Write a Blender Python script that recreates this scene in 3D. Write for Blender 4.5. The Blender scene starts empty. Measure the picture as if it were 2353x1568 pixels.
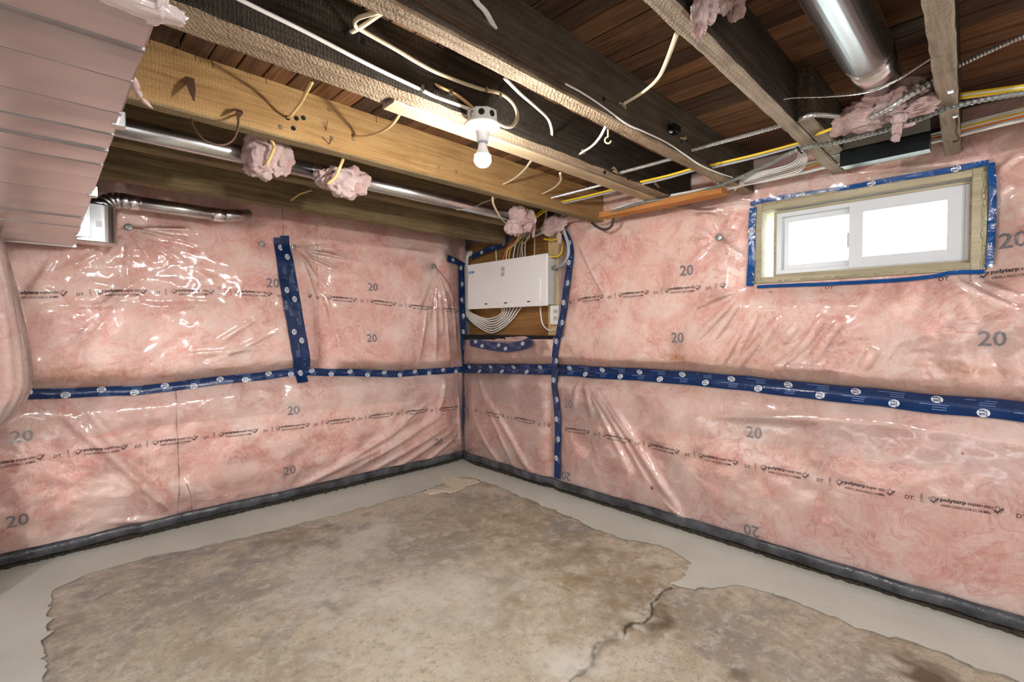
import bpy, bmesh, math, random
import numpy as np
from mathutils import Vector
random.seed(7); rng = np.random.default_rng(7)
scn = bpy.context.scene
COL = scn.collection

# ------------------------------------------------------------------ camera
W, H, F = 2353, 1568, 1109.0
ZC = 1.25
YAW, PIT = math.radians(45.9), math.radians(-1.4)
cam_d = bpy.data.cameras.new('camera'); cam = bpy.data.objects.new('camera', cam_d); COL.objects.link(cam)
cam.location = (0, 0, ZC)
cam.rotation_euler = (math.pi/2 + PIT, 0, YAW - math.pi/2)
cam_d.sensor_width = 36; cam_d.lens = F/W*36; cam_d.clip_start = .02
scn.camera = cam

# ------------------------------------------------------------------ light and exposure
scn.view_settings.view_transform = 'Standard'; scn.view_settings.look = 'None'
scn.view_settings.gamma = 1; scn.view_settings.use_curve_mapping = False
scn.cycles.adaptive_threshold = .018; scn.cycles.max_bounces = 8; scn.cycles.diffuse_bounces = 4; scn.cycles.glossy_bounces = 4; scn.cycles.transparent_max_bounces = 16
scn.view_settings.exposure = 0.80
BULB_STRENGTH = 1000.0
SKY = 16.0
world = bpy.data.worlds.new('sky'); scn.world = world; world.use_nodes = True
world.node_tree.nodes['Background'].inputs[0].default_value = (.86, .93, 1, 1)
world.node_tree.nodes['Background'].inputs[1].default_value = SKY
def lamp(name, loc, power, radius, color):
    l = bpy.data.lights.new(name, 'POINT'); l.energy = power; l.shadow_soft_size = radius; l.color = color
    o = bpy.data.objects.new(name, l); o.location = loc; COL.objects.link(o); return o
# unseen fill lights added behind the camera to even out the room
lamp('fill_light', (-1.5, .9, 1.985), 64, .10, (.97, .98, 1))
lamp('fill_light', (.9, -1.5, 1.985), 64, .10, (.97, .98, 1))
lamp('fill_light', (-1.5, -1.5, 1.985), 74, .10, (.97, .98, 1))
pl = bpy.data.lights.new('window_portal', 'AREA'); pl.shape = 'RECTANGLE'; pl.size = .9; pl.size_y = .42
pl.cycles.is_portal = True
po = bpy.data.objects.new('window_portal', pl); po.location = (3.12, .545, 1.72)
po.rotation_euler = (math.pi/2, 0, math.pi/2); COL.objects.link(po)

# ------------------------------------------------------------------ pixel to place helpers
fw = np.array([math.cos(YAW)*math.cos(PIT), math.sin(YAW)*math.cos(PIT), math.sin(PIT)])
rt = np.array([math.sin(YAW), -math.cos(YAW), 0]); up = np.cross(rt, fw)
C0 = np.array([0, 0, ZC])
def ray(x, y): return fw + rt*(x - W/2)/F - up*(y - H/2)/F
def AX(x, y, v): r = ray(x, y); return C0 + r*(v/r[0])
def AY(x, y, v): r = ray(x, y); return C0 + r*(v/r[1])
def AZ(x, y, v): r = ray(x, y); return C0 + r*((v - ZC)/r[2])

HJ, HS = ZC + .76, ZC + .963          # joist undersides, subfloor underside
XC, YC = 2.90, 3.66                   # reference planes of the two plastic covered walls

# ------------------------------------------------------------------ object helpers
def link(o, parent=None):
    COL.objects.link(o)
    if parent is not None: o.parent = parent
    return o
def tag(o, label=None, cat=None, group=None, kind=None):
    if label: o['label'] = label
    if cat: o['category'] = cat
    if group: o['group'] = group
    if kind: o['kind'] = kind
    return o
def empty(name, loc=(0, 0, 0)):
    o = bpy.data.objects.new(name, None); o.empty_display_size = .05; link(o)
    return o
def mesh(name, v, f, mats, parent=None, smooth=False, mi=None):
    me = bpy.data.meshes.new(name)
    v = np.asarray(v, dtype=np.float32)
    if isinstance(f, np.ndarray):
        n = len(f); k = f.shape[1]
        me.vertices.add(len(v)); me.vertices.foreach_set('co', v.ravel())
        me.loops.add(n*k); me.loops.foreach_set('vertex_index', f.astype(np.int32).ravel())
        me.polygons.add(n); me.polygons.foreach_set('loop_start', np.arange(0, n*k, k, dtype=np.int32))
        me.update(calc_edges=True); me.validate()
    else:
        me.from_pydata([tuple(p) for p in v.tolist()], [], [tuple(x) for x in f])
    for m in (mats if isinstance(mats, (list, tuple)) else [mats]): me.materials.append(m)
    if mi is not None: me.polygons.foreach_set('material_index', np.asarray(mi, dtype=np.int32))
    if smooth: me.polygons.foreach_set('use_smooth', np.ones(len(me.polygons), dtype=bool))
    me.update()
    return link(bpy.data.objects.new(name, me), parent)
class G:
    """collects geometry for one mesh"""
    def __init__(s): s.v = []; s.f = []; s.mi = []
    def add(s, v, f, mi=0):
        b = len(s.v); s.v += [tuple(map(float, p)) for p in v]; s.f += [tuple(i + b for i in q) for q in f]; s.mi += [mi]*len(f); return s
    def box(s, a, b, mi=0, bev=0):
        (x0, y0, z0), (x1, y1, z1) = a, b
        if bev == 0:
            s.add([(x0,y0,z0),(x1,y0,z0),(x1,y1,z0),(x0,y1,z0),(x0,y0,z1),(x1,y0,z1),(x1,y1,z1),(x0,y1,z1)],
                  [(0,3,2,1),(4,5,6,7),(0,1,5,4),(1,2,6,5),(2,3,7,6),(3,0,4,7)], mi)
        else:
            bm = bmesh.new(); bmesh.ops.create_cube(bm, size=1)
            for w in bm.verts: w.co = ((x0+x1)/2 + w.co.x*(x1-x0), (y0+y1)/2 + w.co.y*(y1-y0), (z0+z1)/2 + w.co.z*(z1-z0))
            bmesh.ops.bevel(bm, geom=bm.edges[:], offset=bev, segments=2, affect='EDGES', profile=.5)
            bm.verts.index_update()
            s.add([w.co[:] for w in bm.verts], [[w.index for w in q.verts] for q in bm.faces], mi); bm.free()
        return s
    def loft(s, rings, caps=True, mi=0, closed=True):
        n = len(rings[0]); v = [p for r in rings for p in r]; f = []
        for i in range(len(rings)-1):
            for j in range(n if closed else n-1):
                k = (j+1) % n
                f.append((i*n+j, i*n+k, (i+1)*n+k, (i+1)*n+j))
        if caps: f.append(tuple(range(n))[::-1]); f.append(tuple(range((len(rings)-1)*n, len(rings)*n)))
        return s.add(v, f, mi)
    def lathe(s, prof, c, axis=(0,0,1), n=24, mi=0, caps=True):
        a = Vector(axis).normalized(); e = a.orthogonal().normalized(); g = a.cross(e); c = Vector(c)
        rings = [[c + a*h + (e*math.cos(t) + g*math.sin(t))*r for t in [2*math.pi*k/n for k in range(n)]] for r, h in prof]
        return s.loft([[tuple(p) for p in q] for q in rings], caps, mi)
    def tube(s, pts, r, n=8, flat=1.0, ribs=0, mi=0, step=.012, sub=True, rfun=None):
        P = spline(pts, step) if sub else [Vector(p) for p in pts]
        if ribs:
            L = [0]
            for a, b in zip(P, P[1:]): L.append(L[-1] + (b-a).length)
            m = max(2, int(L[-1]/(ribs/2))); Q = []; j = 0
            for i in range(m+1):
                t = L[-1]*i/m
                while j < len(P)-2 and L[j+1] < t: j += 1
                Q.append(P[j].lerp(P[j+1], (t-L[j])/max(1e-9, L[j+1]-L[j])))
            P = Q
        rings = []; nrm = None
        for i, p in enumerate(P):
            t = (P[min(i+1, len(P)-1)] - P[max(i-1, 0)]).normalized()
            if nrm is None: nrm = t.cross(Vector((0,0,1))); nrm = nrm if nrm.length > .1 else t.orthogonal(); nrm.normalize()
            else: nrm = (nrm - t*nrm.dot(t)).normalized()
            bn = t.cross(nrm)
            rr = r*(1.0 if not ribs else (1.0 if i % 2 else .72))
            if rfun: rr *= rfun(i/max(1, len(P)-1))
            rings.append([tuple(p + nrm*rr*math.cos(a) + bn*rr*flat*math.sin(a)) for a in [2*math.pi*k/n for k in range(n)]])
        return s.loft(rings, True, mi)
    def build(s, name, mats, parent=None, smooth=False):
        return mesh(name, s.v, s.f, mats, parent, smooth, s.mi)
def spline(pts, step=.012):
    P = [Vector([float(c) for c in p]) for p in pts]
    if len(P) == 2:
        n = max(1, int((P[1]-P[0]).length/max(step, .05))); return [P[0].lerp(P[1], i/n) for i in range(n+1)]
    Q = [P[0]*2 - P[1]] + P + [P[-1]*2 - P[-2]]; out = []
    for i in range(1, len(Q)-2):
        a, b, c, d = Q[i-1:i+3]; n = max(2, int((c-b).length/step))
        for k in range(n):
            t = k/n
            out.append(.5*((2*b) + (c-a)*t + (2*a-5*b+4*c-d)*t*t + (3*b-a-3*c+d)*t**3))
    out.append(P[-1]); return out

# ------------------------------------------------------------------ materials
M = {}
class NT:
    def __init__(s, name):
        s.m = bpy.data.materials.new(name); s.m.use_nodes = True; s.t = s.m.node_tree
        s.b = s.t.nodes['Principled BSDF']; s.out = s.t.nodes['Material Output']; M[name] = s.m
        s.co = s.t.nodes.new('ShaderNodeTexCoord').outputs['Object']
    def n(s, typ, **kw):
        nd = s.t.nodes.new('ShaderNode' + typ)
        for k, v in kw.items():
            if k.startswith('_'): setattr(nd, k[1:], v)
            else:
                key = int(k[1:]) if k[0] == 'i' and k[1:].isdigit() else k.replace('__', ' ')
                sk = nd.inputs[key]
                if hasattr(v, 'is_output') or isinstance(v, bpy.types.NodeSocket): s.t.links.new(v, sk)
                else: sk.default_value = v
        return nd
    def set(s, **kw):
        for k, v in kw.items():
            sk = s.b.inputs[k.replace('__', ' ')]
            if isinstance(v, bpy.types.NodeSocket): s.t.links.new(v, sk)
            else: sk.default_value = v
        return s
    def map(s, scale, rot=(0,0,0), vec=None):
        return s.n('Mapping', Vector=vec or s.co, Scale=scale, Rotation=rot).outputs[0]
    def noise(s, scale, detail=5, rough=.55, dist=0, vec=None, out='Fac'):
        return s.n('TexNoise', Vector=vec or s.co, Scale=scale, Detail=detail, Roughness=rough, Distortion=dist).outputs[0 if out == 'Fac' else 1]
    def ramp(s, fac, stops):
        r = s.n('ValToRGB', Fac=fac); e = r.color_ramp.elements
        while len(e) < len(stops): e.new(.5)
        for q, (p, c) in zip(e, stops):
            q.position = p; q.color = (*(c if isinstance(c, (tuple, list)) else (c, c, c)), 1)
        return r.outputs[0]
    def mix(s, fac, a, b, mode='MIX'):
        nd = s.n('Mix', _data_type='RGBA', _blend_type=mode)
        for i, v in ((0, fac), (6, a), (7, b)):
            if isinstance(v, bpy.types.NodeSocket): s.t.links.new(v, nd.inputs[i])
            else: nd.inputs[i].default_value = v if i == 0 else (*v, 1)
        return nd.outputs[2]
    def math(s, op, a, b=0.0, c=0.0):
        nd = s.n('Math', _operation=op)
        for i, v in enumerate((a, b, c)):
            if isinstance(v, bpy.types.NodeSocket): s.t.links.new(v, nd.inputs[i])
            else: nd.inputs[i].default_value = v
        return nd.outputs[0]
    def bump(s, h, strength=.3, dist=.01, nrm=None):
        kw = dict(Height=h, Strength=strength, Distance=dist)
        if nrm is not None: kw['Normal'] = nrm
        return s.n('Bump', **kw).outputs[0]
    def attr(s, name): return s.n('Attribute', _attribute_name=name).outputs['Fac']
def plain(name, col, rough=.5, metal=0, var=.12, scale=25, bump=0, bscale=120, coat=0, spec=.5):
    t = NT(name); c = np.array(col)
    t.set(Base__Color=t.ramp(t.noise(scale), [(.3, tuple(c*(1-var))), (.7, tuple(np.minimum(1, c*(1+var))))]), Roughness=rough, Metallic=metal, Coat__Weight=coat)
    t.b.inputs['Specular IOR Level'].default_value = spec
    if bump: t.set(Normal=t.bump(t.noise(bscale), bump, .004))
    return t
# fibreglass
t = NT('pink_fibreglass')
wr = t.n('VectorMath', _operation='SUBTRACT', i0=t.noise(2.6, 3, .5, 0, out='C'), i1=(.5, .5, .5)).outputs[0]
v2 = t.n('VectorMath', _operation='ADD', i0=t.co, i1=t.n('VectorMath', _operation='SCALE', i0=wr, Scale=.30).outputs[0]).outputs[0]
cl = t.ramp(t.noise(4.6, 8, .64, .5, vec=v2), [(.30, (.76, .335, .285)), (.43, (.86, .52, .445)), (.54, (.92, .69, .61)), (.70, (.96, .86, .80))])
vn = t.noise(6.5, 5, .6, .5, vec=v2)
vein = t.ramp(t.math('ABSOLUTE', t.math('SUBTRACT', vn, .5)), [(0, .8), (.018, .4), (.06, 0)])
vmask = t.ramp(t.noise(3.1, 2), [(.45, 0), (.62, 1)])
cl = t.mix(t.math('MULTIPLY', vein, vmask), cl, (.66, .21, .18))
vn2 = t.noise(9, 6, .65, 1.0, vec=v2)
cl = t.mix(t.ramp(t.math('ABSOLUTE', t.math('SUBTRACT', vn2, .52)), [(0, .55), (.02, .2), (.05, 0)]), cl, (.98, .90, .86))
fib = t.noise(34, 6, .72, 1.6, vec=v2)
cl = t.mix(.25, cl, t.ramp(fib, [(.35, (.70, .33, .28)), (.65, (.98, .86, .81))]))
cl = t.mix(t.math('MULTIPLY', t.attr('stain'), t.ramp(t.noise(16, 5, .65, 1), [(.36, .1), (.62, 1)])), cl, (.50, .20, .045))
t.set(Base__Color=cl, Roughness=.95, Normal=t.bump(t.noise(14, 6, .65, .6), .5, .02)); t.b.inputs['Specular IOR Level'].default_value = .1
t = NT('pink_wool')
cl = t.ramp(t.noise(14, 6, .65, .8), [(.3, (.72, .42, .39)), (.5, (.86, .63, .59)), (.72, (.95, .82, .78))])
t.set(Base__Color=cl, Roughness=1, Normal=t.bump(t.noise(38, 7, .78, 1.2), 1, .02)); t.b.inputs['Specular IOR Level'].default_value = .05
# plastic film
def film(name, milk, milkcol, rough, bs):
    t = NT(name)
    nr = t.bump(t.noise(9, 1, .5, .8), bs*.6, .02)
    tr = t.n('BsdfTransparent', Color=(.985, .975, .962, 1))
    df = t.n('BsdfDiffuse', Color=(*milkcol, 1), Normal=nr)
    m1 = t.n('MixShader', i0=milk, i1=tr.outputs[0], i2=df.outputs[0])
    gl = t.n('BsdfGlossy', Color=(1, 1, 1, 1), Roughness=rough, Normal=nr)
    fr = t.math('MINIMUM', t.math('MULTIPLY', t.n('Fresnel', IOR=1.5, Normal=nr).outputs[0], 1.7), 1.0)
    m2 = t.n('MixShader', i0=fr, i1=m1.outputs[0], i2=gl.outputs[0])
    t.t.links.new(m2.outputs[0], t.out.inputs[0])
film('clear_film', .10, (.86, .80, .76), .11, .35)
film('overlap_film', .16, (.86, .80, .78), .11, .3)
film('milky_film', .20, (.88, .78, .75), .12, .5)
film('fold_film', .75, (.82, .70, .69), .12, .5)
# dark band
t = NT('dark_poly'); t.set(Base__Color=t.ramp(t.noise(9, 4), [(.35, (.025, .027, .032)), (.65, (.085, .09, .10))]), Roughness=.22, Normal=t.bump(t.noise(30, 3, .5, 1), .35, .01))
# tape
t = NT('blue_tape'); t.set(Base__Color=t.ramp(t.noise(12), [(.3, (.006, .022, .085)), (.7, (.010, .036, .125))]), Roughness=.22, Normal=t.bump(t.noise(30, 3, .5, 1), .3, .008))
t = NT('window_tape'); t.set(Base__Color=t.ramp(t.noise(12), [(.3, (.006, .05, .19)), (.7, (.012, .08, .27))]), Roughness=.2, Normal=t.bump(t.noise(30, 3, .5, 1), .4, .008))
plain('tape_print', (.72, .76, .8), .35, var=.04)
plain('tape_fine_print', (.16, .25, .45), .35, var=.1)
plain('tape_print_ink', (.01, .03, .12), .4, var=.05)
plain('film_ink', (.035, .026, .03), .45, var=.1)
plain('red_fleck', (.65, .03, .03), .6)
plain('joint_brown', (.22, .085, .04), .9, var=.3)
plain('batt_ink', (.17, .16, .20), .9, var=.3, scale=90)
# metals
plain('galvanised', (.62, .635, .64), .27, 1, .07, 14, .05, 40)
plain('bright_duct', (.90, .91, .92), .24, 1, .05, 6, .04, 18)
plain('dull_duct', (.60, .61, .615), .24, 1, .07, 5, .05, 14)
plain('steel', (.5, .5, .5), .35, 1)
plain('armour', (.46, .46, .45), .30, .7, .1)
plain('dark_armour', (.20, .21, .195), .45, .25, .15)
plain('black_metal', (.020, .026, .027), .3, .7, .3, 8)
plain('dark_sheet', (.16, .165, .16), .28, 1, .2, 8)
plain('seam_metal', (.34, .33, .33), .4, 1, .1)
plain('rust', (.12, .06, .035), .8, .3, .3, 60)
plain('washer_metal', (.42, .50, .48), .4, .8)
# cables
plain('white_cable', (.84, .83, .79), .4, var=.04)
plain('cream_cable', (.74, .64, .44), .45, var=.08)
plain('tan_cable', (.68, .46, .2), .45, var=.1)
plain('yellow_cable', (.82, .58, .03), .38, var=.05)
plain('orange_cable', (.80, .2, .02), .4, var=.05)
plain('grey_cable', (.36, .39, .42), .4, var=.06)
plain('dark_cable', (.05, .05, .05), .45, var=.15)
# wood
def wood(name, c_dark, c_mid, c_light, saw=.4, diag=0.0, grain=3.0, rough=.85, along='X', tint=0, sawscale=42, bumpd=.006):
    t = NT(name)
    sc = {'X': (1.2, 26, 26), 'Y': (26, 1.2, 26), 'Z': (26, 26, 1.2)}[along]
    oi = t.n('ObjectInfo').outputs['Random']
    vec = t.n('VectorMath', _operation='ADD', i0=t.co, i1=t.n('CombineXYZ', X=t.math('MULTIPLY', oi, 7.3), Y=t.math('MULTIPLY', oi, 3.1), Z=0.0).outputs[0]).outputs[0]
    g = t.noise(grain, 6, .65, .7, vec=t.map(sc, vec=vec))
    big = t.noise(2.6, 4, .6, .5, vec=vec)
    c = t.ramp(t.math('ADD', t.math('MULTIPLY', g, .65), t.math('MULTIPLY', big, .35)), [(.32, c_dark), (.5, c_mid), (.68, c_light)])
    h = g
    if saw:
        wv = t.n('TexWave', _bands_direction='X', Vector=t.map((1, 1, 1), (0, 0, diag), vec=vec), Scale=sawscale, Distortion=9, Detail=4, Detail__Scale=2.3, Detail__Roughness=.65).outputs[1]
        ms = t.ramp(t.noise(7, 3, vec=vec), [(.35, .15), (.6, 1)])
        c = t.mix(t.math('MULTIPLY', t.math('MULTIPLY', t.math('SUBTRACT', 1, wv), ms), saw), c, c_dark)
        h = t.math('ADD', t.math('MULTIPLY', wv, .7), t.math('MULTIPLY', g, .5))
    if tint: c = t.mix(tint, c, t.ramp(oi, [(0, (.35, .3, .3)), (.5, (1, .8, .62)), (1, (1.9, 1.45, 1.05))]), 'MULTIPLY')
    t.set(Base__Color=c, Roughness=rough, Normal=t.bump(h, .7, bumpd)); t.b.inputs['Specular IOR Level'].default_value = .25
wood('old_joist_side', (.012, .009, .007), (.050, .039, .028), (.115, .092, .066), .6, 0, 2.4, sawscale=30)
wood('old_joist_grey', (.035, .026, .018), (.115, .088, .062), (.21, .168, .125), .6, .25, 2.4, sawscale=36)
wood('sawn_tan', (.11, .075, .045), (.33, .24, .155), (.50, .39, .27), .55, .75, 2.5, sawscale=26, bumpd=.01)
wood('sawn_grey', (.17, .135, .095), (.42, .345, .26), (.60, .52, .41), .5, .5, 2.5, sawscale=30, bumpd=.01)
wood('yellow_joist', (.19, .10, .036), (.375, .222, .09), (.47, .305, .14), .22, 0, 2.2, sawscale=30, bumpd=.002)
wood('brown_joist', (.080, .055, .028), (.215, .155, .078), (.33, .245, .135), .2, 0, 2.2, sawscale=30, bumpd=.002)
wood('new_strip', (.25, .17, .095), (.42, .31, .19), (.52, .40, .26), .15, 0, 2.0, bumpd=.002)
wood('subfloor', (.032, .018, .010), (.105, .060, .033), (.20, .122, .070), 0, 0, 2.6, .75, 'Y', tint=.85)
wood('plywood', (.17, .075, .022), (.30, .15, .05), (.40, .22, .085), 0, 0, 1.6, .6, 'Y', bumpd=.001)
wood('pine', (.55, .37, .16), (.70, .52, .27), (.80, .63, .38), 0, 0, 1.6, .6, 'Z', bumpd=.001)
wood('orange_board', (.30, .10, .025), (.50, .205, .055), (.62, .30, .10), .15, 0, 2.0, .7, 'Y', bumpd=.002)
wood('window_buck', (.27, .235, .15), (.40, .35, .235), (.50, .45, .33), .0, 0, 1.6, .7, 'Y', bumpd=.002)
# others
plain('vinyl', (.60, .63, .65), .35, var=.02)
plain('panel_white', (.90, .90, .89), .38, var=.015)
plain('panel_grey', (.55, .56, .53), .45, var=.04)
plain('box_grey', (.50, .50, .47), .5, var=.05)
plain('porcelain', (.85, .84, .82), .2, var=.02, coat=.5)
plain('label_blue', (.03, .22, .6), .4, var=.03)
plain('dark_hole', (.006, .005, .004), 1, var=.2)
plain('void_black', (.008, .007, .006), .9, var=.3)
plain('spray_foam', (.36, .34, .22), .9, var=.2, scale=30, bump=.8, bscale=60)
plain('dirt_foam', (.035, .028, .018), 1, var=.6, scale=60, bump=1, bscale=80)
plain('concrete_wall', (.42, .41, .40), .9, var=.15, scale=6, bump=.5, bscale=30)
plain('back_wall', (.62, .52, .49), .9, var=.06, scale=4)
plain('ceiling_dark', (.06, .04, .03), .9)
plain('siding_white', (.85, .87, .88), .7, var=.01)
plain('outside_ground', (.55, .57, .5), .9, var=.2, scale=3)
t = NT('glass'); tr = t.n('BsdfTransparent', Color=(.97, .98, .98, 1)); gl = t.n('BsdfGlossy', Roughness=.02)
mx = t.n('MixShader', i0=t.n('Fresnel', IOR=1.45).outputs[0], i1=tr.outputs[0], i2=gl.outputs[0]); t.t.links.new(mx.outputs[0], t.out.inputs[0])
t = NT('bulb_glow'); t.set(Base__Color=(1, 1, 1, 1)); t.b.inputs['Emission Color'].default_value = (1, .97, .92, 1); t.b.inputs['Emission Strength'].default_value = BULB_STRENGTH
# concrete floor
t = NT('old_concrete')
c = t.ramp(t.noise(1.5, 7, .62, .5), [(.30, (.29, .25, .20)), (.44, (.41, .35, .265)), (.56, (.50, .435, .335)), (.72, (.61, .555, .46))])
c = t.mix(t.math('MULTIPLY', t.attr('brown'), t.ramp(t.noise(5, 6, .65, .4), [(.36, .15), (.62, .85)])), c, (.27, .185, .095))
c = t.mix(t.math('MULTIPLY', t.attr('grey'), t.ramp(t.noise(4.5, 7, .68, .3), [(.38, .1), (.6, .9)])), c, (.24, .215, .205))
c = t.mix(t.ramp(t.noise(14, 6, .7, .4), [(.50, 0), (.64, .55)]), c, (.60, .55, .475))
c = t.mix(t.ramp(t.noise(26, 7, .75), [(.50, 0), (.64, .6)]), c, (.24, .20, .155))
c = t.mix(t.ramp(t.noise(80, 5, .75), [(.57, 0), (.68, .75)]), c, (.16, .13, .10))
c = t.mix(t.attr('stain'), c, (.105, .068, .034))
c = t.mix(t.attr('pale'), c, (.60, .57, .50))
c = t.mix(t.ramp(t.attr('crack'), [(.35, 0), (.8, .9)]), c, (.05, .035, .022))
hh = t.math('ADD', t.math('MULTIPLY', t.noise(9, 7, .7), .6), t.math('MULTIPLY', t.noise(90, 5, .7), .25))
hh = t.math('SUBTRACT', hh, t.math('MULTIPLY', t.attr('crack'), .5))
t.set(Base__Color=c, Roughness=.82, Normal=t.bump(hh, .8, .014)); t.b.inputs['Specular IOR Level'].default_value = .3
t = NT('new_cement')
c = t.ramp(t.noise(2.2, 5, .55), [(.3, (.45, .445, .385)), (.7, (.55, .54, .475))])
c = t.mix(t.ramp(t.noise(75, 4, .7), [(.66, 0), (.75, .4)]), c, (.25, .22, .17))
t.set(Base__Color=c, Roughness=.78, Normal=t.bump(t.noise(26, 5, .6, .6), .4, .006)); t.b.inputs['Specular IOR Level'].default_value = .3
plain('cement_flake', (.60, .52, .40), .85, var=.12, scale=20, bump=.5, bscale=60)

# ------------------------------------------------------------------ room shell
def struct(o): o['kind'] = 'structure'; return o
def stub_box(name, a, b, m): return struct(G().box(a, b).build(name, M[m]))
X0, X1, Y0, Y1 = -3.0, 3.10, -3.0, 3.86
stub_box('wall_left', (X0, Y1-.04, 0), (X1, Y1+.1, HS), 'concrete_wall')
g = G(); WY0, WY1, WZ0, WZ1 = .075, 1.012, 1.503, 1.950
for a, b in (((Y0, 0), (WY0-.01, HS)), ((WY1+.01, 0), (Y1, HS)), ((WY0-.01, 0), (WY1+.01, WZ0-.01)), ((WY0-.01, WZ1+.01), (WY1+.01, HS))):
    g.box((X1-.04, a[0], a[1]), (X1+.12, b[0], b[1]))
struct(g.build('wall_right', M['concrete_wall']))
stub_box('wall_back', (X0-.1, Y0, 0), (X0, Y1, HS), 'back_wall')
stub_box('wall_front', (X0, Y0-.1, 0), (X1, Y0, HS), 'back_wall')
# ceiling: deck slab over separate boards
ceil = struct(G().box((X0, Y0, HS+.022), (X1, Y1, HS+.08)).build('ceiling', M['ceiling_dark']))
pitch = .0895; xx = -.28; k = 0
while xx < 3.05:
    a, b = -1.0, Y1-.05
    w = pitch - .0035
    dz = random.uniform(-.002, .002)
    g = G(); nn = 10
    rings = []
    for i in range(nn+1):
        y = a + (b-a)*i/nn; q = random.uniform(-.0007, .0007)
        rings.append([(xx+.0015, y, HS+dz+.003), (xx+.004, y, HS+dz), (xx+w-.004, y, HS+dz), (xx+w+q, y, HS+dz+.003), (xx+w, y, HS+.02), (xx, y, HS+.02)])
    g.loft(rings).build('ceiling_board', M['subfloor'], ceil); xx += pitch
stub = G().box((X0, Y0, HS+.001), (-.285, Y1, HS+.02)); struct(stub.build('trim_2', M['ceiling_dark']))

# floor: fine grid with crack and stains
def seg_dist(P, a, b):
    a = np.array(a[:2]); b = np.array(b[:2]); d = b-a; tt = np.clip(((P-a)@d)/(d@d), 0, 1)
    return np.linalg.norm(P - (a + tt[:, None]*d), axis=1), tt
def vnoise(u, v, s, seed):
    r = np.random.default_rng(seed); T = r.random((64, 64)); x = u*s; y = v*s
    xi = np.floor(x).astype(int); yi = np.floor(y).astype(int); fx = x-xi; fy = y-yi
    fx = fx*fx*(3-2*fx); fy = fy*fy*(3-2*fy)
    g = lambda i, j: T[i % 64, j % 64]
    return (g(xi, yi)*(1-fx)+g(xi+1, yi)*fx)*(1-fy) + (g(xi, yi+1)*(1-fx)+g(xi+1, yi+1)*fx)*fy - .5
def fbm(u, v, s, seed, o=4): return sum(vnoise(u, v, s*2**i, seed+i)/2**i for i in range(o))
def fl(x, y): return AZ(x, y, 0.0)
gx = np.arange(-.9, 3.08, .011); gy = np.arange(-.9, 3.84, .011)
GX, GY = np.meshgrid(gx, gy, indexing='ij'); n1, n2 = GX.shape
P2 = np.stack([GX.ravel(), GY.ravel()], 1)
jx = fbm(P2[:, 0], P2[:, 1], 9, 3)*.05; jy = fbm(P2[:, 0], P2[:, 1], 9, 9)*.05
Pj = P2 + np.stack([jx, jy], 1)
crack = np.zeros(len(P2)); stain = np.zeros(len(P2)); pale = np.zeros(len(P2)); brown = np.zeros(len(P2)); grey = np.zeros(len(P2))
cl_px = [(1548, 1345), (1500, 1385), (1480, 1425), (1430, 1450), (1380, 1478), (1340, 1530), (1300, 1580)]
for a, b in zip(cl_px, cl_px[1:]):
    d, _ = seg_dist(Pj, fl(*a), fl(*b)); crack = np.maximum(crack, np.exp(-(d/.012)**2)*(.9 if a[1] < 1430 else .62))
    stain = np.maximum(stain, np.exp(-(d/.04)**2)*.5*np.clip(.6+2*fbm(P2[:, 0], P2[:, 1], 22, 61), 0, 1)); pale = np.maximum(pale, np.exp(-(d/.05)**2)*.8*np.clip(2.4*fbm(P2[:, 0], P2[:, 1], 26, 71), 0, 1))
def blob(arr, px, r, amp, seed):
    c = fl(*px)[:2]; d = np.linalg.norm(Pj-c, axis=1)/r + fbm(P2[:, 0], P2[:, 1], 11, seed, 5)*1.7
    return np.maximum(arr, amp*np.clip(1.3-d, 0, 1))
for px, r, a in (((1505, 1430), .07, .8), ((1495, 1405), .05, .7), ((2130, 1548), .08, .9), ((2180, 1555), .08, .7), ((1690, 1555), .04, .6), ((700, 1225), .14, .35), ((650, 1240), .12, .3),
                 ((1220, 1180), .12, .25), ((1230, 1150), .1, .35), ((1450, 1360), .22, .22), ((1330, 1260), .25, .25), ((930, 1455), .02, .5), ((1310, 1545), .02, 1), ((1600, 1490), .016, .9), ((125, 1500), .06, .3), ((130, 1440), .06, .3)):
    stain = blob(stain, px, r, a, int(px[0]))
for px, r, a in (((860, 1225), .16, .55), ((800, 1265), .18, .5), ((720, 1330), .2, .35), ((1290, 1545), .09, .8), ((1000, 1400), .3, .3), ((1090, 1330), .2, .35), ((1480, 1420), .05, .6), ((1420, 1465), .05, .6)):
    pale = blob(pale, px, r, a, int(px[0]+1))
for px, r, a in (((1250, 1230), .45, .9), ((1380, 1300), .4, 1), ((1130, 1170), .4, .8), ((1420, 1420), .35, .6), ((1600, 1440), .3, .5), ((2000, 1530), .3, .6), ((600, 1480), .35, .3)): brown = blob(brown, px, r, a, int(px[0]+2))
for px, r, a in (((450, 1330), .6, .9), ((700, 1290), .5, .9), ((560, 1240), .25, 1), ((900, 1300), .4, .6), ((1080, 1140), .3, .7), ((1310, 1215), .18, 1), ((1700, 1430), .3, .9), ((1800, 1480), .25, .8), ((1950, 1540), .2, .6), ((1000, 1240), .3, .4)): grey = blob(grey, px, r, a, int(px[0]+3))
ZF = fbm(P2[:, 0], P2[:, 1], 2.5, 31)*.006 + fbm(P2[:, 0], P2[:, 1], 16, 41)*.002 - crack*.008
V = np.column_stack([P2, ZF-.002])
ii, jj = np.meshgrid(np.arange(n1-1), np.arange(n2-1), indexing='ij')
FQ = np.stack([ii*n2+jj, (ii+1)*n2+jj, (ii+1)*n2+jj+1, ii*n2+jj+1], -1).reshape(-1, 4)
floor = struct(mesh('floor', V, FQ, M['old_concrete'], smooth=True))
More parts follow.
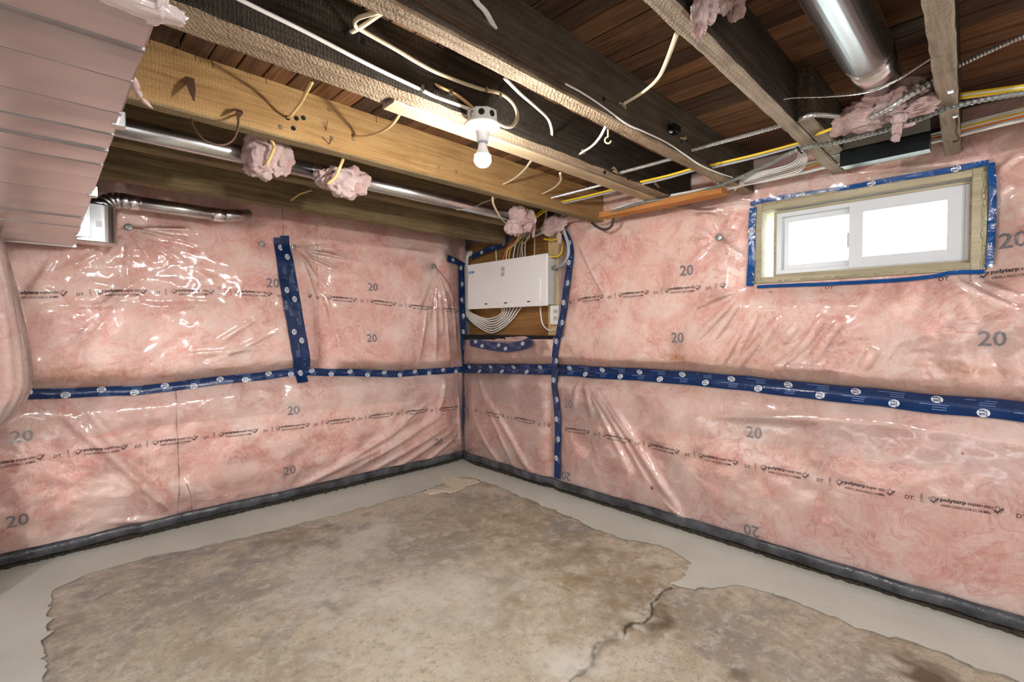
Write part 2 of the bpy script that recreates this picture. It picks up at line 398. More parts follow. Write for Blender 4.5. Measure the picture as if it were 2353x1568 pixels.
for nm, arr in (('crack', crack), ('stain', stain), ('pale', pale), ('brown', brown), ('grey', grey)):
    at = floor.data.attributes.new(nm, 'FLOAT', 'POINT'); at.data.foreach_set('value', arr.astype(np.float32))
stub_box('trim_3', (X0, Y0, -.1), (X1, Y1, -.02), 'old_concrete')
# new cement band poured along the two walls, one raised slab with a ragged edge
inner = [(100, 1600), (103, 1500), (112, 1450), (108, 1400), (125, 1360), (160, 1340), (200, 1325), (330, 1285), (450, 1262), (560, 1238), (700, 1205), (850, 1165), (1000, 1120), (1040, 1103), (1075, 1098),
         (1130, 1115), (1250, 1165), (1330, 1200), (1430, 1240), (1530, 1262), (1570, 1285), (1582, 1305), (1570, 1330), (1548, 1345), (1600, 1357), (1680, 1352), (1750, 1360), (1850, 1395), (1930, 1430),
         (2000, 1455), (2100, 1480), (2200, 1520), (2330, 1568), (2600, 1665)]
ip = [Vector(fl(*p)[:2]).to_3d() for p in inner]; sp = spline(ip, .02)
band = [(p.x + float(fbm(np.array([p.x]), np.array([p.y]), 18, 5)[0])*.035, p.y + float(fbm(np.array([p.x]), np.array([p.y]), 18, 6)[0])*.035) for p in sp]
outer = [(2.86, -.9), (2.86, 3.64), (-.9, 3.64), (-.9, 1.0)]
poly = band + [(band[-1][0], -.9)] + outer + [(band[0][0], 1.0)]
bm = bmesh.new(); vs = [bm.verts.new((x, y, .005)) for x, y in poly]
es = [bm.edges.new((vs[i], vs[(i+1) % len(vs)])) for i in range(len(vs))]
bmesh.ops.triangle_fill(bm, edges=es, use_beauty=True); bm.verts.index_update()
tri = [[v.index for v in q.verts] for q in bm.faces]; bm.free()
g = G(); g.add([(x, y, .007) for x, y in poly], [q if (Vector(poly[q[1]])-Vector(poly[q[0]])).cross(Vector(poly[q[2]])-Vector(poly[q[1]])) > 0 else q[::-1] for q in tri])
n = len(poly)
ring_top = [(x, y, .007) for x, y in poly]
low = []
for i, (x, y) in enumerate(poly):
    a = Vector(poly[i-1]); b = Vector(poly[(i+1) % n]); t_ = (b-a).normalized(); low.append((x - t_.y*.012*(i < len(band)), y + t_.x*.012*(i < len(band)), -.006))
g.add(ring_top + low, [(i, (i+1) % n, n+(i+1) % n, n+i) for i in range(n)])
cb = struct(g.build('trim_1', M['new_cement']))
# peeling cement flake near the corner
fo = [(1012, 1100), (1040, 1098), (1060, 1104), (1092, 1103), (1100, 1109), (1075, 1117), (1060, 1126), (1040, 1134), (1015, 1132), (990, 1138), (975, 1134), (985, 1127), (1020, 1128), (1035, 1122), (1020, 1112)]
pts = [fl(*p) for p in fo]; cx = np.mean([p[0] for p in pts]); cy = np.mean([p[1] for p in pts])
pp = []
for i in range(len(pts)):
    a, b = pts[i], pts[(i+1) % len(pts)]
    for k in range(5):
        q = a + (b-a)*k/5; pp.append((q[0]+random.uniform(-.008, .008), q[1]+random.uniform(-.008, .008)))
bm = bmesh.new(); vs = [bm.verts.new((x, y, .0085)) for x, y in pp]; es = [bm.edges.new((vs[i], vs[(i+1) % len(vs)])) for i in range(len(vs))]
bmesh.ops.triangle_fill(bm, edges=es, use_beauty=True)
r_ = bmesh.ops.extrude_face_region(bm, geom=bm.faces[:]); bmesh.ops.translate(bm, vec=(0, 0, -.008), verts=[q for q in r_['geom'] if isinstance(q, bmesh.types.BMVert)])
bmesh.ops.recalc_face_normals(bm, faces=bm.faces[:]); me = bpy.data.meshes.new('cement_flake'); bm.to_mesh(me); bm.free(); me.materials.append(M['cement_flake'])
tag(link(bpy.data.objects.new('cement_flake', me)), 'pale flaking cement patch on the floor just before the corner', 'cement patch')

# ------------------------------------------------------------------ plastic covered walls
def cells(u, v, s, seed):
    """distance to the nearest scattered point: gives the flat facets and sharp creases of crumpled film"""
    r = np.random.default_rng(seed); T = r.random((64, 64, 2)); x = u*s; y = v*s; xi = np.floor(x).astype(int); yi = np.floor(y).astype(int); best = np.full(x.shape, 9.)
    for a in (-1, 0, 1):
        for b in (-1, 0, 1):
            q = T[(xi+a) % 64, (yi+b) % 64]; best = np.minimum(best, np.hypot(xi+a+q[..., 0]-x, yi+b+q[..., 1]-y))
    return best
def sm(x): x = np.clip(x, 0, 1); return x*x*(3-2*x)
ZT = .93
FOLD = {'L': [], 'R': []}; CONE = {'L': [], 'R': []}
T2 = None
def dbase(w, u, z):
    """how far the plastic bulges into the room at distance u from the corner and height z"""
    u = np.asarray(u, float); z = np.asarray(z, float)
    zt = ztape(w, u); h = z - zt
    if w == 'L':
        upp = .055*sm(h/.13+.1)*(1-.35*sm((z-1.7)/.35)); low = .055*sm(-h/.14+.1)*(.45+.55*sm((z-.04)/.25))
        d = .03 + np.where(h > 0, upp, low)*(.15+.85*sm(u/.28))
        u2 = 1.345+.118*(z-.93)
        d = d - np.where(h > 0, .045*np.exp(-((u-u2)/.075)**2), 0)*sm(h/.1)
    else:
        upp = .058*sm(h/.13+.1)*(1-.45*sm((z-1.6)/.45)); low = .072*sm(-h/.14+.1)*(.75+.25*sm((z-.04)/.25))
        d = .03 + np.where(h > 0, upp, low)*(.15+.85*sm(u/.28))
        d = d - np.where(h < .1, .022*np.exp(-((u-1.19)/.06)**2), 0)
        yy = YC-u
        dx = np.maximum(np.maximum(WY0-yy, yy-WY1), 0); dzz = np.maximum(np.maximum(WZ0-z, z-WZ1), 0); dist = np.hypot(dx, dzz)
        k = sm(dist/.16+.08); d = d*k + .035*(1-k)
        k2 = sm((u-1.2)/.14); d = np.where(z > 1.19, d*k2 + .03*(1-k2), d)      # edge beside the electrical panel
    return d
def ztape(w, u):
    xs = ([0, .76, 1.57, 2.0, 2.47, 3.0, 3.6], [.865, .872, .940, .915, .885, .908, .91]) if w == 'L' else ([0, 1.2, 2.3, 3.2, 3.7, 4.6], [.872, .935, .95, .925, .912, .90])
    return np.interp(u, *xs)
def crumple(u, z, s):
    wu = u + fbm(u, z, 4, s+40, 2)*.10; wz = z + fbm(u, z, 4, s+50, 2)*.10
    mk = np.clip(fbm(u, z, 1.6, s+60, 2)*2.2+.55, .12, 1)
    return (cells(wu, wz*.7, 5.0, s+70)-.4)*.016*(.4+.6*mk) + (cells(wu*.75, wz*1.15, 12, s+80)-.4)*.0062*mk
def dfull(w, u, z, fine=1.0):
    u = np.asarray(u, float); z = np.asarray(z, float); d = dbase(w, u, z); sh = u.shape
    P = np.column_stack([u.ravel(), z.ravel()])
    calm = (1 - .75*np.exp(-((z-ztape(w, u))/.05)**2)) * sm(u/.12+.1)
    if w == 'R': calm = calm*(1-.7*np.exp(-((u-1.19)/.05)**2)*(z < 1.1))
    else: calm = calm*(1-.6*np.exp(-((u-(1.345+.118*(z-.93)))/.08)**2)*(z > .93))
    s = 11 if w == 'L' else 57
    d = d + calm*(fbm(u, z, 2.1, s, 2)*.030 + fine*(fbm(u, z, 7, s+5, 3)*.008 + crumple(u, z, s)))
    ad = np.zeros(len(P))
    for a, b, amp, wd in FOLD[w]:
        dd, tt = seg_dist(P, a, b); ad += amp*np.exp(-(dd/(wd*(.6+.7*tt)))**2)*np.sin(np.pi*np.clip(tt*.88+.1, 0, 1))*fine
    for c, dep, r in CONE[w]:
        q = np.linalg.norm(P-np.array(c), axis=1); ad -= dep*np.exp(-(q/r))
    return d + ad.reshape(sh)
def S(w, u, z, d):
    return (XC-u, YC-d, z) if w == 'L' else (XC-d, YC-u, z)
def pin(w, px, py, it=4):
    d = .05
    for _ in range(it):
        if w == 'L': p = AY(px, py, YC-d); u = XC-p[0]
        else: p = AX(px, py, XC-d); u = YC-p[1]
        d = float(dbase(w, np.array([u]), np.array([p[2]]))[0])
    return (float(u), float(p[2]))
def fold(w, a, b, amp=.012, wd=.02): FOLD[w].append((pin(w, *a), pin(w, *b), amp, wd))
SCREWS = [('L', 297, 521), ('L', 607, 559), ('L', 680, 567), ('L', 1003, 612), ('R', 1648, 545), ('R', 1316, 593)]
for w, x, y in SCREWS[:5]: CONE[w].append((pin(w, x, y), .045, .055))
def fan(w, c, ends, amp, wd):
    for e in ends: fold(w, c, e, amp*random.uniform(.7, 1.2), wd*random.uniform(.8, 1.2))
fan('L', (300, 523), [(470, 530), (450, 560), (420, 600), (350, 610), (290, 650), (240, 600), (230, 545), (380, 545)], .020, .012)
fan('L', (683, 568), [(820, 562), (800, 590), (790, 625), (770, 690), (740, 720), (840, 605)], .022, .012)
fan('L', (1003, 614), [(985, 740), (1000, 770), (1020, 760), (1040, 740), (1050, 700), (960, 720)], .020, .012)
fan('R', (1648, 547), [(1600, 470), (1580, 520), (1590, 600), (1680, 620), (1700, 480), (1705, 590), (1560, 560)], .016, .013)
for a, b in (((740, 660), (790, 840)), ((720, 640), (760, 720)), ((985, 680), (965, 830)), ((1005, 690), (1000, 835)), ((1025, 690), (1035, 830)), ((1042, 690), (1052, 800)), ((120, 600), (60, 700)), ((330, 640), (170, 740)), ((300, 640), (150, 820)),
             ((640, 760), (470, 840)), ((610, 720), (480, 800)), ((500, 700), (330, 705)), ((600, 800), (400, 820)), ((300, 700), (100, 705)), ((230, 580), (110, 640))): fold('L', a, b, .013, .017)
for a, b in (((95, 910), (405, 1185)), ((130, 920), (415, 1190)), ((180, 915), (300, 1060)), ((250, 1200), (400, 1195)), ((430, 1100), (443, 1180)), ((1010, 960), (760, 1110)), ((1030, 980), (800, 1115)), ((1040, 990), (860, 1110)), ((1050, 1000), (940, 1095)),
             ((980, 930), (880, 1010)), ((960, 960), (700, 1115)), ((900, 1020), (640, 1140)), ((1050, 870), (1060, 1040)), ((1020, 860), (1010, 960)), ((920, 1080), (720, 1135)), ((695, 546), (860, 566)), ((850, 564), (1035, 590))): fold('L', a, b, .016, .022)
for a, b in (((1335, 870), (1316, 945)), ((1350, 870), (1360, 960)), ((1355, 870), (1500, 1130)), ((1362, 870), (1580, 1210)), ((1380, 890), (1590, 1215)), ((1355, 900), (1450, 1100)), ((1520, 1150), (1600, 1220)), ((1700, 955), (1860, 962)), ((1640, 955), (1960, 965)),
             ((1105, 870), (1180, 1080)), ((1100, 860), (1240, 1110)), ((1110, 900), (1225, 1100)), ((1130, 920), (1230, 1105)), ((1090, 960), (1150, 1080))): fold('R', a, b, .016, .02)
for a, b in (((1700, 680), (1590, 790)), ((1705, 690), (1630, 790)), ((1690, 670), (1610, 690)), ((1740, 720), (1690, 810)), ((1790, 730), (1740, 800)), ((1830, 745), (1790, 790)), ((1930, 740), (1860, 830)), ((1890, 730), (1840, 800)), ((1700, 760), (1650, 850)), ((1760, 760), (1680, 860)),
             ((1850, 790), (1760, 865)), ((1780, 840), (1950, 850)), ((2200, 650), (2345, 720)), ((2230, 640), (2353, 690)), ((1720, 660), (1560, 720)), ((1330, 560), (1400, 700)), ((1345, 530), (1480, 500)), ((1980, 845), (2010, 800)), ((1540, 500), (1730, 470)), ((1560, 480), (1725, 500)),
             ((1950, 400), (2250, 370)), ((2290, 400), (2353, 350)), ((2285, 470), (2330, 420)), ((2290, 560), (2353, 540))): fold('R', a, b, .018, .013)

def sheet(name, w, u0, u1, z0, z1, mat, step, off=0.0, fine=1.0, hole=None, skirt=False, parent=None, stains=()):
    us = np.linspace(u0, u1, max(2, int((u1-u0)/step))+1); zs = np.linspace(z0, z1, max(2, int(abs(z1-z0)/step))+1)
    if hole:
        for v in hole[:2]: us[np.argmin(abs(us-v))] = v
        for v in hole[2:]: zs[np.argmin(abs(zs-v))] = v
    U, Zz = np.meshgrid(us, zs, indexing='ij')
    dz = (ztape(w, U)-ZT)*np.maximum(0, 1-abs(Zz-ZT)/.4); Zz = Zz + dz
    D = dfull(w, U, Zz, fine) + off
    if w == 'L': Vv = np.column_stack([(XC-U).ravel(), (YC-D).ravel(), Zz.ravel()])
    else: Vv = np.column_stack([(XC-D).ravel(), (YC-U).ravel(), Zz.ravel()])
    nu, nz = U.shape
    i, j = np.meshgrid(np.arange(nu-1), np.arange(nz-1), indexing='ij')
    q = np.stack([i*nz+j, i*nz+j+1, (i+1)*nz+j+1, (i+1)*nz+j], -1)
    if w == 'R': q = q[..., ::-1]
    if hole:
        uc = (us[:-1]+us[1:])/2; zc_ = (zs[:-1]+zs[1:])/2
        keep = ~(((uc > hole[0]) & (uc < hole[1]))[:, None] & ((zc_ > hole[2]) & (zc_ < hole[3]))[None, :])
        q = q[keep]
    q = q.reshape(-1, 4); st = None
    if stains:
        st = np.zeros(len(Vv)); P = np.column_stack([U.ravel(), Zz.ravel()])
        for px, py, rx, rz, amp in stains:
            c = pin(w, px, py); st = np.maximum(st, amp*np.exp(-((P[:, 0]-c[0])/rx)**2 - ((P[:, 1]-c[1])/rz)**2))
    if skirt:       # give the batt its thickness: sides back to the wall
        back = .06; per = [(k, 0) for k in range(nu)] + [(nu-1, k) for k in range(1, nz)] + [(k, nz-1) for k in range(nu-2, -1, -1)] + [(0, k) for k in range(nz-2, 0, -1)]
        idx = [a*nz+b for a, b in per]; bv = Vv[idx].copy()
        bv[:, 1 if w == 'L' else 0] = (YC if w == 'L' else XC) + back
        n0 = len(Vv); m = len(idx)
        sk = np.array([[idx[k], n0+k, n0+(k+1) % m, idx[(k+1) % m]] for k in range(m)])
        Vv = np.vstack([Vv, bv]); q = np.vstack([q, sk])
        if st is not None: st = np.concatenate([st, np.zeros(m)])
    o = mesh(name, Vv, q, mat, parent, smooth=True)
    if st is not None:
        at = o.data.attributes.new('stain', 'FLOAT', 'POINT'); at.data.foreach_set('value', st.astype(np.float32))
    return o
UE_L, UE_R = 3.15, 4.5; U2 = 1.42; TOP = 2.195
HOLE = (YC-WY1-.002, YC-WY0+.002, WZ0-.002, WZ1+.002); HOLEB = (YC-WY1+.0, YC-WY0-.0, WZ0, WZ1)
REG = [('L', U2, UE_L, ZT, TOP, None, 'upper left wall, left of the vertical blue tape'),
       ('L', .0, U2, ZT, TOP, None, 'upper left wall, right of the vertical blue tape'),
       ('L', .0, UE_L, .075, ZT, None, 'left wall below the horizontal blue tape'),
       ('R', 1.215, UE_R, ZT, TOP, HOLE, 'upper right wall around the window'),
       ('R', 1.19, UE_R, .075, ZT, None, 'right wall below the horizontal blue tape'),
       ('R', .0, 1.19, .075, 1.17, None, 'narrow corner strip under the breaker panel')]
ST = {'L': [(230, 860, .35, .035, .8), (150, 850, .2, .03, .7), (1045, 815, .10, .05, .9), (1000, 800, .15, .04, .5), (1010, 1000, .12, .1, .5), (560, 870, .4, .03, .35), (320, 1120, .15, .1, .25), (60, 1220, .2, .08, .4), (1000, 1060, .3, .06, .4)],
      'R': [(1550, 822, .07, .02, 1.6), (1555, 800, .04, .05, 1.0), (1300, 800, .08, .05, .7), (1480, 835, .2, .03, .4), (2230, 852, .10, .022, 1.0), (2140, 840, .08, .02, .8), (1760, 800, .3, .05, .25), (1650, 830, .3, .03, .35), (2200, 870, .3, .02, .4)]}
SHEETS = []
for w, a, b, c, d, h, desc in REG:
    bt = sheet('insulation_batt', w, a, b, c, d, M['pink_fibreglass'], .016, off=-.016, fine=.7, hole=h, skirt=True, stains=ST[w])
    tag(bt, 'pink fibreglass batt behind plastic, ' + desc, 'insulation', 'pink insulation batts')
    s_ = sheet('vapour_barrier', w, a, b, c, d, M['clear_film'], .0085, hole=h)
    tag(s_, 'wrinkled clear plastic sheet on the ' + desc, 'plastic sheet', 'clear plastic wall sheets'); SHEETS.append(s_)

# paths on a wall, for tape and print
class WPath:
    def __init__(s, w, px=None, uz=None):
        s.w = w; P = [Vector((*p, 0)) for p in (uz or [pin(w, *p) for p in px])]
        s.P = spline(P, .01) if len(P) > 2 else [P[0].lerp(P[1], i/60) for i in range(61)]
        L = [0]
        for a, b in zip(s.P, s.P[1:]): L.append(L[-1] + (b-a).length)
        s.L = np.array(L); s.A = np.array([(p.x, p.y) for p in s.P]); s.len = L[-1]
        sgn = -1 if w == 'L' else 1        # +1: along the path the room side normal keeps 'up' on the left
        s.sgn = sgn
    def uz(s, q, t):
        q = np.asarray(q, float); t = np.asarray(t, float)
        u = np.interp(q, s.L, s.A[:, 0]); z = np.interp(q, s.L, s.A[:, 1])
        u2 = np.interp(q+.01, s.L, s.A[:, 0]); z2 = np.interp(q+.01, s.L, s.A[:, 1]); u1 = np.interp(q-.01, s.L, s.A[:, 0]); z1 = np.interp(q-.01, s.L, s.A[:, 1])
        tu, tz = u2-u1, z2-z1; l = np.hypot(tu, tz)+1e-9; tu /= l; tz /= l
        return u - tz*t*s.sgn, z + tu*t*s.sgn
    def set_bridge(s, span=.22):
        u, z = s.uz(s.L, np.zeros(len(s.L))); d = dfull(s.w, u, z); n = max(1, int(span/.01)); k = np.ones(2*n+1)/(2*n+1)
        s.bd = np.convolve(np.pad(d, n, mode='edge'), k, mode='valid')[:len(d)]; s.bd = np.maximum(s.bd, d*.5+s.bd*.5)
    bd = None
    def at(s, q, t, off, fine=1.0):
        u, z = s.uz(q, t); d = dfull(s.w, u, z, fine) + off
        if s.bd is not None: d = np.maximum(np.interp(q, s.L, s.bd) + off, d-.004)
        return np.column_stack([XC-u, YC-d, z]) if s.w == 'L' else np.column_stack([XC-d, YC-u, z])
TXT = {}
def text2d(txt, bold=0.0):
    key = (txt, bold)
    if key not in TXT:
        c = bpy.data.curves.new('txt', 'FONT'); c.body = txt; c.resolution_u = 2; c.fill_mode = 'FRONT'; c.offset = bold
        o = bpy.data.objects.new('txt', c); COL.objects.link(o); bpy.context.view_layer.update()
        me = bpy.data.meshes.new_from_object(o.evaluated_get(bpy.context.evaluated_depsgraph_get()))
        v = np.array([p.co[:2] for p in me.vertices]); f = [tuple(p.vertices) for p in me.polygons]
        bpy.data.objects.remove(o); bpy.data.curves.remove(c); bpy.data.meshes.remove(me)
        v[:, 0] -= v[:, 0].min(); TXT[key] = (v, f)
    return TXT[key]
class Print:
    """flat marks laid on a wall path: 2d shapes -> surface"""
    def __init__(s, path, off): s.p = path; s.off = off; s.g = G()
    def put(s, v, f, q, t, mi=0, lift=0.0):
        P = s.p.at(q + v[:, 0], t + v[:, 1], s.off+lift); s.g.add(P, f, mi)
    def text(s, txt, q, t, width=None, height=.02, rot=0, bold=0.0, mi=0, lift=0.0):
        v, f = text2d(txt, bold); v = v.copy(); k = height/.7
        w0 = v[:, 0].max(); v[:, 0] *= (width/w0 if width else k); v[:, 1] *= k
        if rot:
            c, si = math.cos(rot), math.sin(rot); v = np.column_stack([v[:, 0]*c - v[:, 1]*si, v[:, 0]*si + v[:, 1]*c])
        s.put(v, f, q, t, mi, lift)
    def stroke(s, pts, wd, q, t, mi=0):
        for a, b in zip(pts, pts[1:]):
            a = np.array(a); b = np.array(b); d = b-a; l = np.linalg.norm(d); nn = np.array([-d[1], d[0]])/l*wd/2
            s.put(np.array([a-nn, b-nn, b+nn, a+nn]), [(0, 1, 2, 3)], q, t, mi)
LEAF = [(0, -.5), (.04, -.2), (.3, -.26), (.24, -.12), (.5, .08), (.42, .14), (.46, .3), (.28, .26), (.22, .34), (.12, .2), (.16, .46), (.07, .42), (0, .6)]
LEAF = [(x, y) for x, y in LEAF] + [(-x, y) for x, y in LEAF[::-1]]
def stamp_row(sheet_o, w, px, q0=0.0, skip=()):
    p = WPath(w, px); pr = Print(p, .0022); per = .349; q = q0
    while q < p.len + .05:
        def ok(a, b): return a >= 0 and b <= p.len and not any(a < s1 and b > s0 for s0, s1 in skip)
        if ok(q, q+.035): pr.text('DT.', q, -.012, .034, .017, bold=.01)
        if ok(q+.05, q+.07): pr.text('21000A', q+.062, -.018, .042, .010, rot=math.pi/2)
        for lx in (.098, .296):
            if ok(q+lx-.02, q+lx+.02):
                pr.stroke([(x*.034, y*.034) for x, y in LEAF], .0013, q+lx, .003)
                pr.stroke([(-.009, .001), (-.002, -.010), (.017, .013)], .0042, q+lx, .003)
        if ok(q+.118, q+.284):
            pr.text('polytarp', q+.120, .006, .082, .015, bold=.035)
            pr.text('super-six', q+.206, .006, .072, .014, bold=.018)
            pr.text('69009-CAN/CGSB-51.34-M86', q+.121, -.018, .155, .011, bold=.012)
        q += per
    if pr.g.v: pr.g.build('printed_lettering', M['film_ink'], sheet_o)['kind'] = 'stuff'
stamp_row(SHEETS[0], 'L', [(-60, 678), (90, 678), (330, 672), (560, 674), (650, 680)], .03)
stamp_row(SHEETS[1], 'L', [(672, 676), (720, 683), (850, 693), (960, 706), (1062, 716)], -.17)
stamp_row(SHEETS[2], 'L', [(-60, 1078), (20, 1066), (150, 1045), (300, 1028), (470, 1006), (700, 978), (880, 955), (1062, 935)], -.06)
stamp_row(SHEETS[3], 'R', [(1300, 698), (1325, 691), (1420, 680), (1560, 667), (1715, 656)], .03)
stamp_row(SHEETS[3], 'R', [(2210, 640), (2300, 630), (2500, 612)], -.03)
stamp_row(SHEETS[4], 'R', [(1292, 987), (1375, 1000), (1480, 1023), (1600, 1048), (1760, 1078), (1900, 1105), (2100, 1142), (2353, 1185), (2480, 1205)], -.07)
stamp_row(SHEETS[5], 'R', [(1080, 940), (1150, 955), (1270, 980)], -.18)
pr = Print(WPath('R', [(1745, 662), (2000, 655), (2200, 641)]), .003)
pr.text('DT.', .32, -.016, .04, .018); pr.text('0.', .06, -.03, .02, .012); pr.text('DT.', .75, -.005, .04, .019, bold=.01); pr.g.build('printed_lettering', M['film_ink'], SHEETS[3])['kind'] = 'stuff'
# size stamps on the batts
def batt20(idx_sheet, w, px, txt='20', h=.062, wd=.085, flip=False):
    c = pin(w, *px); du = .1*(-1 if w == 'L' else 1)
    p = WPath(w, uz=[(c[0]-du, c[1]), (c[0]+du, c[1])]); b = p
    pr = Print(p, -.0115)
    v, f = text2d(txt, .02)
    q = (.1+wd/2, h/2) if flip else (.1-wd/2, -h/2)
    pr.text(txt, q[0], q[1], wd, h, rot=math.pi if flip else 0, bold=.015)
    pr.g.build('stamped_number', M['batt_ink'], BATTS[idx_sheet])
BATTS = [o for o in COL.objects if o.name.startswith('insulation_batt')]
for i, w, px, tx, fl_ in ((0, 'L', (628, 650), '20', 0), (1, 'L', (860, 659), '20', 0), (1, 'L', (855, 777), '20', 0), (2, 'L', (675, 943), '20', 0), (2, 'L', (667, 1082), '20', 0), (2, 'L', (50, 1003), '20', 0), (2, 'L', (40, 1198), '20', 0), (2, 'L', (1010, 1016), '20', 0),
                    (3, 'R', (1577, 621), '20', 0), (3, 'R', (1555, 776), '20', 0), (3, 'R', (2280, 778), '20', 0), (4, 'R', (1730, 995), '20', 0), (4, 'R', (1726, 1221), '20', 1), (4, 'R', (1298, 1096), '20', 1), (4, 'R', (1302, 928), '20', 0), (3, 'R', (2328, 550), '20', 0)):
    batt20(i, w, px, tx, flip=bool(fl_))

# joints between batts, and the strips where two sheets of plastic overlap
for k_, px in ((2, [(404, 893), (406, 960), (410, 1030), (413, 1100), (409, 1190)]), (2, [(428, 1112), (438, 1140), (444, 1185)]), (0, [(648, 470), (650, 505), (652, 540)])):
    p = WPath('L', px); pr = Print(p, -.004); q = np.linspace(0, p.len, 40); w_ = .0016 + .0008*np.sin(q*40)
    pr.put(np.concatenate([np.column_stack([q, -w_]), np.column_stack([q[::-1], w_[::-1]])]), [(i, i+1, 78-i, 79-i) for i in range(39)], 0, 0)
    pr.g.build('batt_joint', M['joint_brown'], BATTS[k_])
for k_, w, px in ((2, 'L', [(-40, 1022), (130, 1010), (400, 975), (700, 945), (900, 925), (1055, 912)]), (4, 'R', [(1292, 955), (1500, 985), (1750, 1021), (2050, 1062), (2353, 1108), (2480, 1128)]), (5, 'R', [(1085, 918), (1180, 932), (1272, 950)])):
    p = WPath(w, px); n = 160; us, zs = p.uz(np.linspace(0, p.len, n), np.zeros(n)); V = []; m = 22
    for j in range(m):
        zz = zs + (ztape(w, us)-.02-zs)*j/(m-1); d = dfull(w, us, zz) + .0035
        V.append(np.column_stack([XC-us, YC-d, zz]) if w == 'L' else np.column_stack([XC-d, YC-us, zz]))
    V = np.array(V); f = [(j*n+i, j*n+i+1, (j+1)*n+i+1, (j+1)*n+i) for j in range(m-1) for i in range(n-1)]
    mesh('overlap_flap', V.reshape(-1, 3), f, M['overlap_film'], SHEETS[k_], smooth=True)
for k_, w, c_, r_, m_, nm in ((4, 'R', (2212, 1043), .007, 'red_fleck', 'red_fleck'), (4, 'R', (1497, 1123), .012, 'joint_brown', 'torn_spot'), (1, 'L', (978, 818), .005, 'dark_hole', 'pin_hole')):
    c = pin(w, *c_); du = .05*(-1 if w == 'L' else 1); pr = Print(WPath(w, uz=[(c[0]-du, c[1]), (c[0]+du, c[1])]), .002)
    e = [(r_*(.5+.7*random.random())*math.cos(a), r_*(.6+.7*random.random())*math.sin(a)) for a in np.linspace(0, 6.28, 9, endpoint=False)]
    pr.put(np.array(e), [tuple(range(9))], .05, 0); pr.g.build(nm, M[m_], SHEETS[k_])
# tape
def tape(name, w, label, px=None, uz=None, width=.058, logos=True, rows=((0, 0),), mat='blue_tape', off=.005, end_cut=True, flip=True, lw=.042, bridge=False):
    p = WPath(w, px, uz)
    if bridge: p.set_bridge()
    n = max(2, int(p.len/.01)); m = max(4, int(width/.009))
    q = np.linspace(0, p.len, n+1); tt = np.linspace(-width/2, width/2, m+1)
    Q, T = np.meshgrid(q, tt, indexing='ij')
    wob = fbm(Q, Q*0, 5, len(label), 2)*.006
    V = p.at(Q.ravel(), (T+wob).ravel(), off).reshape(n+1, m+1, 3)
    V2 = V.copy(); ax = 1 if w == 'L' else 0; V2[..., ax] += .002
    V = V.reshape(-1, 3); k = len(V); i, j = np.meshgrid(np.arange(n), np.arange(m), indexing='ij'); mm = m+1
    f = np.stack([i*mm+j, (i+1)*mm+j, (i+1)*mm+j+1, i*mm+j+1], -1).reshape(-1, 4)
    fb = f[:, ::-1] + k
    o = mesh(name, np.vstack([V, V2.reshape(-1, 3)]), np.vstack([f, fb]), M[mat], smooth=True)
    tag(o, label, 'tape', 'blue sheathing tape strips')
    if logos:
        pr = Print(p, off+.0008)
        for row, sh in rows:
            s0 = .05+sh
            while s0 < p.len-.03:
                e = [(k_*lw/2*math.cos(a), k_*lw*.40*math.sin(a)) for k_ in (1, .66, .33) for a in np.linspace(0, 2*math.pi, 20, endpoint=False)] + [(0, 0)]
                pr.put(np.array(e), [(r_*20+i, r_*20+(i+1) % 20, r_*20+20+(i+1) % 20, r_*20+20+i) for r_ in (0, 1) for i in range(20)] + [(40+i, 40+(i+1) % 20, 60) for i in range(20)], s0, row, 0)
                rot = math.pi if flip else 0; sg = -1 if flip else 1
                pr.text('Tuck', s0-.015*sg, row+.001*sg, .030, .011, rot=rot, bold=.03, mi=1, lift=.0012)
                pr.text('Tape', s0-.013*sg, row-.0115*sg, .028, .0095, rot=rot, bold=.03, mi=1, lift=.0012)
                for kk in range(3):
                    l = .10 if kk == 0 else .05; a = s0+.09+(.045 if kk else 0); b_ = row+.012-kk*.010
                    if a+l < p.len and abs(b_) < width/2-.003: pr.put(np.array([(0, 0), (l, 0), (l, .0028), (0, .0028)]), [(0, 1, 2, 3)], a, b_, 2)
                s0 += .30
        if pr.g.v: pr.g.build('printed_logos', [M['tape_print'], M['tape_print_ink'], M['tape_fine_print']], o)['kind'] = 'stuff'
    return o
T = 'sheathing_tape'
def seq(w, n=24, u0=0, u1=3.1): return [(u, float(ztape(w, u))) for u in np.linspace(u0, u1, n)]
uL = seq('L', 24, .02, 3.02)[::-1]
tape(T, 'L', 'dark blue tape running level across the left wall', uz=uL, width=.055, rows=((.010, 0), (-.014, .15)), off=.004)
tape(T, 'L', 'left strip of the two blue tapes hanging down the left wall', px=[(640, 546), (652, 640), (668, 740), (683, 852)], width=.062, rows=((.008, .02),), off=.005)
tape(T, 'L', 'right strip of the two blue tapes hanging down the left wall', px=[(654, 542), (670, 640), (686, 740), (702, 846)], width=.06, rows=((-.008, .10),), off=.009)
tape(T, 'L', 'short blue tape tab under the crossing on the left wall', px=[(690, 842), (694, 879)], width=.08, rows=((0, 0),), off=.010)
tape(T, 'L', 'short blue tape piece at the top left of the breaker panel', px=[(1026, 594), (1048, 601), (1066, 612)], width=.06, rows=((0, .02),), off=.012)
tape(T, 'L', 'blue tape down the room corner beside the breaker panel', px=[(1058, 604), (1060, 660), (1062, 720), (1065, 790), (1068, 860), (1067, 960), (1072, 1058)], bridge=True, width=.068, rows=((-.005, 0), (.006, .15)), off=.014, flip=False)
